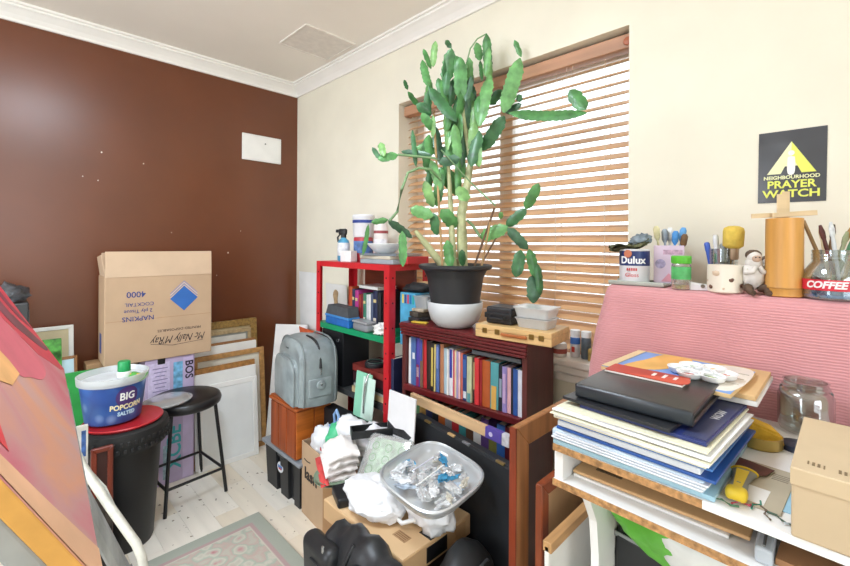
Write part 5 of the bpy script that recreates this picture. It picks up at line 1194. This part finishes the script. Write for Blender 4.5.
# --- shelf unit under the pink cloth
un = thing('low_shelf_unit', 'wooden shelf unit hidden under the pink cloth by the window', 'shelf', (0, 1.405, 0))
uw = wood('c9a468', .5, 0)
for x_ in (-.49, .55): B().box((x_, 0, .585), (.02, .17, 1.16), bev=.002).to('side', uw, un)
for z_ in (1.16, .75, .35): B().box((.03, 0, z_), (1.02, .165, .018), bev=.002).to('shelf', uw, un)
B().box((-.527, .04, 1.187), (.012, .05, .03), bev=.002).to('end_strip', wood('b58a48', .5, 1), un)
def cloth():
    bb = B(); x0, x1, yf, yb, zt_ = -.518, .60, 1.298, 1.50, 1.1785
    per = []          # perimeter on the table plane: (point, outward normal)
    for i in range(8): per.append((Vector((x0, yb-(yb-yf-.03)*i/8, 0)), Vector((-1, 0, 0))))
    for i in range(7):
        a = R(180+90*i/6); per.append((Vector((x0+.03+.03*math.cos(a), yf+.03+.03*math.sin(a), 0)), Vector((math.cos(a), math.sin(a), 0))))
    for i in range(1, 90): per.append((Vector((x0+.03+(x1-x0-.03)*i/89, yf, 0)), Vector((0, -1, 0))))
    NV = 22; rows_ = []
    for j in range(NV+1):
        t = j/NV; row = []
        for k, (p, n_) in enumerate(per):
            left = max(0, 1-(p.x-x0)/.12) if n_.y < -.3 else 1
            drop = .30
            fold = .010*math.sin(k*.55+1.2*math.sin(k*.13))*t + .006*noise.noise(Vector((k*.22, t*3, 0)))*t
            r0 = .012*math.sin(min(1, t*9)*math.pi/2)
            flare = (.045*left*math.sin(min(1, t*1.6)*math.pi/2)+.004)*t**.5
            z_ = zt_-.0 if j == 0 else zt_-.012*(1-math.cos(min(1, t*9)*math.pi/2))-drop*max(0, t-.02)
            row.append(bb.bm.verts.new(Vector((p.x, p.y, z_))+n_*(r0*(j > 0)+flare+fold)))
        rows_.append(row)
    for a, c in zip(rows_, rows_[1:]):
        for i in range(len(a)-1): bb.bm.faces.new((a[i], a[i+1], c[i+1], c[i]))
    back = [bb.bm.verts.new((p.x, yb, zt_)) for p, n_ in per[8:]]
    top = rows_[0]
    for i in range(8, len(per)-1): bb.bm.faces.new((top[i], back[i-8], back[i-7], top[i+1]))
    return bb
def cloth_mat():
    m = M('d79a9c', .9, .05, 6); m = m.copy(); nt = m.node_tree; bs = nt.nodes['Principled BSDF']
    tc = nt.nodes.new('ShaderNodeTexCoord'); wv = nt.nodes.new('ShaderNodeTexWave'); wv.bands_direction = 'Z'; wv.inputs['Scale'].default_value = 38; wv.inputs['Distortion'].default_value = 1.2; wv.inputs['Detail'].default_value = 2
    nt.links.new(tc.outputs['Object'], wv.inputs['Vector'])
    bp_ = nt.nodes.new('ShaderNodeBump'); bp_.inputs['Strength'].default_value = .35; bp_.inputs['Distance'].default_value = .004
    nt.links.new(wv.outputs['Fac'], bp_.inputs['Height']); nt.links.new(bp_.outputs[0], bs.inputs['Normal']); bs.inputs['Sheen Weight'].default_value = .15
    src = bs.inputs['Base Color'].links[0].from_socket
    mx = nt.nodes.new('ShaderNodeMix'); mx.data_type = 'RGBA'; mx.inputs[7].default_value = lin('cc8286')
    mr = nt.nodes.new('ShaderNodeMath'); mr.operation = 'MULTIPLY'; mr.inputs[1].default_value = .35; nt.links.new(wv.outputs['Fac'], mr.inputs[0])
    nt.links.new(mr.outputs[0], mx.inputs[0]); nt.links.new(src, mx.inputs[6]); nt.links.new(mx.outputs[2], bs.inputs['Base Color'])
    return m
tag(cloth().to('pink_cloth', cloth_mat(), None, smooth=180), 'ribbed pink cloth draped over the low shelf unit', 'cloth')
# --- things standing on the pink cloth
zp = 1.180
gt = thing('palette_tray', 'shallow grey-green tray under the paint can', 'tray', (-.452, 1.375, zp), RZ(2))
B().box((0, 0, .004), (.155, .085, .008), bev=.003).to('tray', M('9fa79c', .45, .06), gt)
for y_ in (-.04, .04): B().box((0, y_, .008), (.155, .006, .010), bev=.002).to('lip', M('a9b1a6', .45), gt)
dc = thing('paint_can', 'white paint can with navy label band on the grey tray', 'can', (-.468, 1.378, zp+.0085), RZ(12))
B().lathe([(.041, 0), (.042, .002), (.042, .096), (.043, .098), (.041, .100), (.036, .097), (0, .097)], 36).to('can', M('e4e5e8', .35, .03), dc, smooth=40)
B().lathe([(.0423, .050), (.0423, .094)], 36, cap=False).to('navy_band', M('22356e', .4, .04), dc)
text('letter_brand', 'Dulux', .030, M('f4f4f4', .5), dc, (0, -.0428, .066), STAND, .0006, cyl=.0428, bold=.0008)
B().lathe([(.010, 0), (.012, .0006), (.010, .0012)], 16, RX(90)).to('flourish', M('c87a5a', .5), dc, (-.013, -.0408, .086), RZ(-18))
for k in range(5): B().box((-.014+.006*k, -.0424+abs(k-2)*.0002, .039), (.0042, .0012, .008)).to('red_print', M('c85a5c', .5), dc)
text('letter_gloss', 'Gloss', .017, M('d4686a', .5), dc, (-.002, -.0428, .022), STAND, .0005, cyl=.0428)
rag = thing('paint_rag', 'paint-stained dark rag draped over the paint can', 'rag', (-.478, 1.365, zp+.1085), RZ(30) @ RY(-12))
B().grid(lambda u, v_: Vector(((u-.5)*.11, (v_-.5)*.045, .012+.010*math.sin(7*u+3*v_)+.006*noise.noise(Vector((u*6, v_*6, 2))))), 14, 8).grid(lambda u, v_: Vector(((u-.5)*.11, (v_-.5)*.045, .004+.008*math.sin(7*u+3*v_))), 14, 8).to('cloth', M('5a5a3e', .8, .8, 50), rag, smooth=180)
B().blob((.04, .01, .02), (.03, .022, .018), .4, 3, 2, 3).to('blue_fold', M('8a98a0', .8, .3, 30), rag, smooth=180)
pkb = thing('lilac_tin', 'square lilac tin holding brushes and tubes', 'tin', (-.392, 1.445, zp), RZ(16))
lm2 = M('d9c6d8', .5, .08, 14)
for c, d in (((0, -.038, .06), (.078, .003, .12)), ((0, .038, .06), (.078, .003, .12)), ((-.038, 0, .06), (.003, .078, .12)), ((.038, 0, .06), (.003, .078, .12)), ((0, 0, .003), (.078, .078, .006))):
    B().box(c, d, bev=.0008).to('panel', lm2, pkb)
B().lathe([(.014, 0), (.014, .0008)], 20, RX(90)).to('printed_emblem', M('a9a0c0', .6, .3, 60), pkb, (-.022, -.0398, .065))
B().box((.01, -.0398, .10), (.05, .0008, .014)).to('printed_title', M('cba8be', .6, .3, 80), pkb)
B().prism([(-.02, .0), (.025, .0), (.0, .025)], -.0404, -.0396).to('printed_patch', M('d99aa8', .6), pkb, (.0, 0, .012))
for k, (x_, y_, hx, h_, nm) in enumerate(((-.02, 0, 'd8cfa0', .175, 'pale bristle brush'), (-.008, .012, '9aa4ae', .165, 'grey paint tube'), (.012, -.005, '4f9ae0', .158, 'blue capped tube'), (.022, .012, '6aaee8', .17, 'light blue tube'), (.028, -.012, '7a5a38', .15, 'brown handled brush'), (.0, .022, 'e6e6e4', .17, 'white handled brush'))):
    p_ = (TR(-.392, 1.445, zp) @ RZ(16)) @ Vector((x_*.7, y_*.7, .0065))
    t_ = thing('paint_tube' if 'tube' in nm else 'paint_brush', nm + ' standing in the square lilac tin', 'tube' if 'tube' in nm else 'brush', p_, RY(x_*350) @ RX(-y_*250), 'tools in the lilac tin')
    B().lathe([(.003, 0), (.0045, h_*.6), (.003, h_*.75)], 10).to('shaft', M(hx, .45), t_, smooth=50)
    B().lathe([(.004, h_*.74), (.009, h_*.8), (.0095, h_*.95), (.005, h_)], 12, sy=.6).to('head', M(hx, .6, .2, 40), t_, smooth=50)
gbt = thing('small_bottle', 'small glass bottle with bright green lid and label', 'bottle', (-.328, 1.325, zp))
B().lathe([(.021, 0), (.0235, .003), (.0235, .066), (.020, .072)], 24).to('glass', clear('e6ecd8', .4, .05, .1), gbt, smooth=40)
B().lathe([(.0215, .002), (.0215, .012), (0, .013)], 20).to('liquid', M('b89a3c', .3), gbt, smooth=40)
B().lathe([(.0238, .028), (.0238, .062)], 24, cap=False).to('label', M('58b86a', .5, .2, 30), gbt)
B().lathe([(.0235, .071), (.0245, .073), (.0245, .090), (.022, .092), (0, .092)], 24).to('lid', M('5cc03a', .4, .05), gbt, smooth=40)
wcp = thing('bulldog_clip', 'white plastic clip lying between bottle and white pot', 'clip', (-.283, 1.345, zp), RZ(20))
B().prism([(-.03, 0), (.03, 0), (.026, .006), (-.03, .016)], -.012, .012).to('lower_jaw', M('e6e8ea', .4), wcp)
B().prism([(-.032, .012), (.026, .008), (.028, .012), (-.03, .022)], -.010, .010).to('upper_jaw', M('eef0f2', .4), wcp)
B().lathe([(.005, -.013), (.005, .013)], 10, RX(90)).to('spring', M('8a8478', .4, metal=.6), wcp, (0, 0, .011))
wpt = thing('ceramic_pot', 'cream ceramic pot with small brown spots on the cloth', 'pot', (-.228, 1.325, zp))
B().lathe([(.034, 0), (.038, .003), (.0395, .03), (.0385, .070), (.036, .071), (.036, .01), (0, .008)], 32).to('pot', M('ece3d2', .4, .05), wpt, smooth=40)
for k, (a, z_, r_) in enumerate(((-60, .034, .006), (-110, .05, .009), (-20, .02, .007), (-150, .03, .004), (-130, .015, .006), (-85, .012, .003))):
    B().blob((0, 0, 0), (r_, .0015, r_*.8), .3, 2, k, 2).to('spot', M('6b4a3a' if k % 2 == 0 else 'd8bfa4', .5), wpt, (.0392*math.cos(R(a)), .0392*math.sin(R(a)), z_), RZ(a+90), smooth=180)
gls = thing('glass_tumbler', 'glass tumbler of pens behind the cream pot', 'tumbler', (-.246, 1.405, zp))
B().lathe([(.028, 0), (.031, .003), (.034, .112), (.032, .112), (.029, .006), (0, .005)], 28).to('glass', clear('e4ecf0', .4, .04), gls, smooth=40)
for k, (x_, hx, h_, nm, cat) in enumerate(((-.018, '3f62c0', .125, 'blue pen', 'pen'), (-.008, 'eceef2', .145, 'white handled scissors', 'scissors'), (.004, '3a4030', .155, 'black and lime craft knife', 'knife'), (-.002, 'b9c0c4', .12, 'grey pencil', 'pencil'))):
    t_ = thing(nm.split()[-1], nm + ' standing in the glass tumbler', cat, (-.246+x_, 1.405+.006*k-.008, zp+.006), RY(x_*500))
    B().tube([(0, 0, 0), (0, 0, h_*.8), (0, 0, h_)], [.005, .006, .005], 10).to('shaft', M(hx, .4), t_, smooth=50)
    B().lathe([(.0065, h_*.80), (.007, h_*.84), (.007, h_*.97), (.004, h_)], 10).to('end', M('a9c23c' if 'lime' in nm else hx, .4), t_, smooth=50)
spb = thing('sponge_brush', 'round yellow sponge brush standing behind cream pot', 'brush', (-.226, 1.392, zp+.008), RY(2))
B().tube([(0, 0, 0), (0, 0, .085)], .006, 10).to('handle', M('c8a878', .5), spb)
B().lathe([(.012, .075), (.014, .08), (.014, .108), (.012, .11)], 20).to('ferrule', M('b9a088', .35, metal=.4), spb, smooth=40)
B().lathe([(.015, .105), (.0235, .112), (.0245, .15), (.022, .160), (.012, .165), (0, .166)], 24).to('sponge', M('e6c65a', .95, .1, 40, .7, 200), spb, smooth=60)
def monkey(label, loc, s, rz, dark):
    t_ = thing('monkey_figurine', label, 'figurine', loc, RZ(rz)); t_.scale = (s, s, s)
    fw = M('dcd7d0', .6, .1, 30, .3, 120); fd = M(dark, .7, .2, 40, .3, 120)
    bb = B().blob((0, 0, .048), (.024, .021, .036), .08, 3, 1, 3).blob((0, -.002, .078), (.018, .016, .018), .05, 3, 2, 3); bb.to('body', fw, t_, smooth=180)
    B().blob((0, -.005, .092), (.0155, .0145, .015), .05, 3, 3, 3).to('head', fw, t_, smooth=180)
    B().blob((0, .001, .098), (.0175, .0155, .0125), .05, 3, 4, 3).to('hair', fd, t_, smooth=180)
    B().blob((0, -.016, .089), (.010, .006, .009), .05, 3, 4, 3).to('face', M('c6a892', .6), t_, smooth=180)
    for q in (-1, 1):
        B().lathe([(0, -.002), (.0022, 0), (0, .002)], 8).to('eye', M('1a1512', .3), t_, (q*.004, -.0215, .092))
        B().tube([(q*.016, -.002, .066), (q*.022, -.014, .054), (q*.010, -.022, .058), (q*.004, -.021, .070)], [.007, .0065, .006, .0055], 8).to('arm', fw, t_, smooth=60)
        B().tube([(q*.012, -.004, .016), (q*.022, -.022, .018), (q*.018, -.032, .008), (q*.016, -.040, .006)], [.011, .010, .008, .007], 8).to('leg', fd, t_, smooth=60)
    return t_
monkey('seated white monkey figurine with dark brown legs beside bamboo', (-.170, 1.328, zp), 1.0, 30, '5a4636')
monkey('half-hidden smaller monkey figurine tucked behind the bamboo tube', (-.149, 1.385, zp), .86, 30, '6a564a')
bam = thing('bamboo_tube', 'tall upright bamboo tube vase on the pink cloth', 'vase', (-.112, 1.335, zp))
B().lathe([(.034, 0), (.0365, .002), (.0365, .018), (.038, .021), (.0365, .024), (.036, .186), (.0325, .187), (.0325, .02), (0, .018)], 36).to('tube', wood('d39a4e', .4, 2, .14, 10, .03), bam, smooth=40)
B().lathe([(.0380, .0195), (.0386, .021), (.0380, .0225)], 36, cap=False).to('node_ring', M('b3803e', .5), bam, smooth=60)
slm = wood('e3c9a0', .6, 0, .1)
def stick(name, label, p, q, w_, t__, m_=slm):
    p, q = Vector(p), Vector(q); d = q-p; L = d.length
    o = B().box((0, 0, L/2), (w_, t__, L), bev=.0008).to(name, m_, None, p, d.to_track_quat('Z', 'Y').to_matrix().to_4x4()); return tag(o, label, 'stick', 'flat sticks in the bamboo tube')
B_ = Vector((-.112, 1.335, zp))
def upright(name, label, dx, dy, h_, w_, rz):
    o = B().box((0, 0, h_/2), (w_, .003, h_), bev=.0008).to(name, slm, None, tuple(B_+Vector((dx, dy, .02))), RZ(rz)); return tag(o, label, 'stick', 'flat sticks in the bamboo tube')
upright('flat_stick', 'wide pale flat stick upright in the bamboo tube', -.004, -.004, .225, .024, 43)
upright('flat_stick', 'narrow flat stick upright behind the wide one in bamboo', .002, .006, .232, .018, 47)
tag(B().box((0, 0, 0), (.105, .004, .011), bev=.001).to('flat_stick', slm, None, tuple(B_+Vector((-.020, -.010, .195))), RZ(44) @ RY(-3)), 'pale flat stick lying crosswise to left on the bamboo rim', 'stick')
tag(B().box((0, 0, 0), (.10, .004, .012), bev=.001).to('flat_stick', slm, None, tuple(B_+Vector((.018, .008, .197))), RZ(40) @ RY(-4)), 'pale flat stick lying crosswise to right on the bamboo rim', 'stick')
tag(B().box((0, 0, 0), (.006, .006, .11), bev=.001).to('wooden_stick', wood('a98a62', .7, 2, .3), None, (-.062, 1.352, zp+.13), RZ(45) @ RY(-24)), 'rough grey wooden stick leaning between bamboo and coffee jar', 'stick')
cj = thing('coffee_jar', 'ribbed glass coffee jar of brushes with red COFFEE band', 'jar', (-.026, 1.342, zp), RZ(-14))
B().lathe([(.044, 0), (.053, .004), (.056, .015), (.056, .045), (.050, .066), (.040, .082), (.0375, .088), (.039, .092), (.0375, .096), (.039, .100), (.0375, .104), (.039, .112), (.0365, .112), (.036, .085), (.048, .062), (.053, .043), (.053, .012), (0, .006)], 40).to('glass', clear('eaf0f2', .4, .03), cj, smooth=40)
B().lathe([(.0565, .022), (.0565, .046)], 40, cap=False).to('red_band', M('d0283c', .45), cj)
text('letter_coffee', 'COFFEE', .021, M('f4eeee', .5), cj, (.0, -.0572, .034), STAND, .0005, 1.0, cyl=.0572, shear=.25, bold=.0008)
B().lathe([(.0515, .006), (.0525, .010), (.0525, .021), (0, .022)], 32).to('blue_water', M('7fa4cc', .2, .4, 20), cj, smooth=40)
brs = [(-.030, .0, '5a2a24', .165, 'dark maroon handled brush', -12), (-.012, .012, 'e0cfa8', .16, 'cream handled brush', -4), (.0, -.010, 'd8b888', .16, 'plain wooden brush', 22), (.008, .006, '4a8a5c', .175, 'green handled brush', 30), (.016, .014, '8a6a4a', .165, 'brown bristle brush', 10), (.024, .0, '9aa07a', .15, 'olive handled brush', 14), (-.02, -.008, 'dfe3e4', .168, 'clear plastic handled brush', -8), (.03, .01, 'b98a4c', .17, 'amber handled brush', 24)]
for x_, y_, hx, h_, nm, tl in brs:
    p_ = (TR(-.026, 1.342, zp) @ RZ(45)) @ Vector((-x_*.5, y_, .010))
    t_ = thing('paint_brush', nm + ' standing in the coffee jar', 'brush', p_, RZ(45) @ RY(tl*.75+x_*250) @ RX(-y_*300), 'brushes in the coffee jar')
    B().tube([(0, 0, 0), (0, 0, h_*.7), (0, 0, h_*.8)], [.0025, .0042, .0035], 8).to('handle', M(hx, .4, .1), t_, smooth=50)
    B().lathe([(.004, h_*.79), (.0055, h_*.82), (.0065, h_*.9), (.003, h_)], 12, sy=.6).to('bristles' if 'bristle' in nm else 'tip', M(hx if 'bristle' not in nm else '4a3a2c', .6, .2, 60), t_, smooth=50)
# poster on the wall
ps2 = thing('poster', 'black poster with yellow triangle and lettering on the cream wall', 'poster', (-.116, WY-.001, 1.522), RY(.6))
B().grid(lambda u, v_: Vector(((u-.5)*.144, -.0006-.003*noise.noise(Vector((u*3, v_*3, 1)))**2, (v_-.5)*.200)), 14, 16).grid(lambda u, v_: Vector(((u-.5)*.144, .0004, (v_-.5)*.200)), 2, 2).to('sheet', M('4a4b50', .22, .1, 4), ps2, smooth=180)
yl = M('e9ee6a', .4, .05); yl2 = M('f2f4c0', .4, .05)
def pp2(name, pts, m_, y_=-.0035): return B().prism(pts, y_, y_+.0008).to(name, m_, ps2)
pp2('triangle', [(-.052, -.020), (-.022, -.020), (.0, .030), (.0, .068)], yl2); pp2('triangle', [(.0, .068), (.0, .030), (.022, -.020), (.052, -.020)], yl)
pp2('triangle', [(-.03, .0), (.03, .0), (0, .066)], yl2, -.0032)
pp2('figure', smooth_poly([(-.007, -.02), (.007, -.02), (.008, .02), (.004, .026), (-.004, .026), (-.008, .02)]), M('fafaf0', .4), -.0044)
B().lathe([(.007, 0), (.007, .001)], 16, RX(90)).to('figure', M('fafaf0', .4), ps2, (0, -.0035, .036))
text('letter_neighbourhood', 'NEIGHBOURHOOD', .0135, yl2, ps2, (.0, -.0035, -.031), STAND, .0004, 1.0, bold=.0004)
text('letter_prayer', 'PRAYER', .029, yl, ps2, (.0, -.0035, -.051), STAND, .0004, 1.02, bold=.0008)
text('letter_watch', 'WATCH', .029, yl, ps2, (.0, -.0035, -.077), STAND, .0004, 1.12, bold=.0008)

# ================================================================== scale the drawn layout to metres
done = set()
for o in list(bpy.data.objects):
    if o.type in {'CAMERA', 'LIGHT'}: continue
    o.location = Vector(o.location)*K
    if o.type == 'MESH' and o.data.name not in done:
        done.add(o.data.name); o.data.transform(Matrix.Scale(K, 4))
bpy.context.view_layer.update()
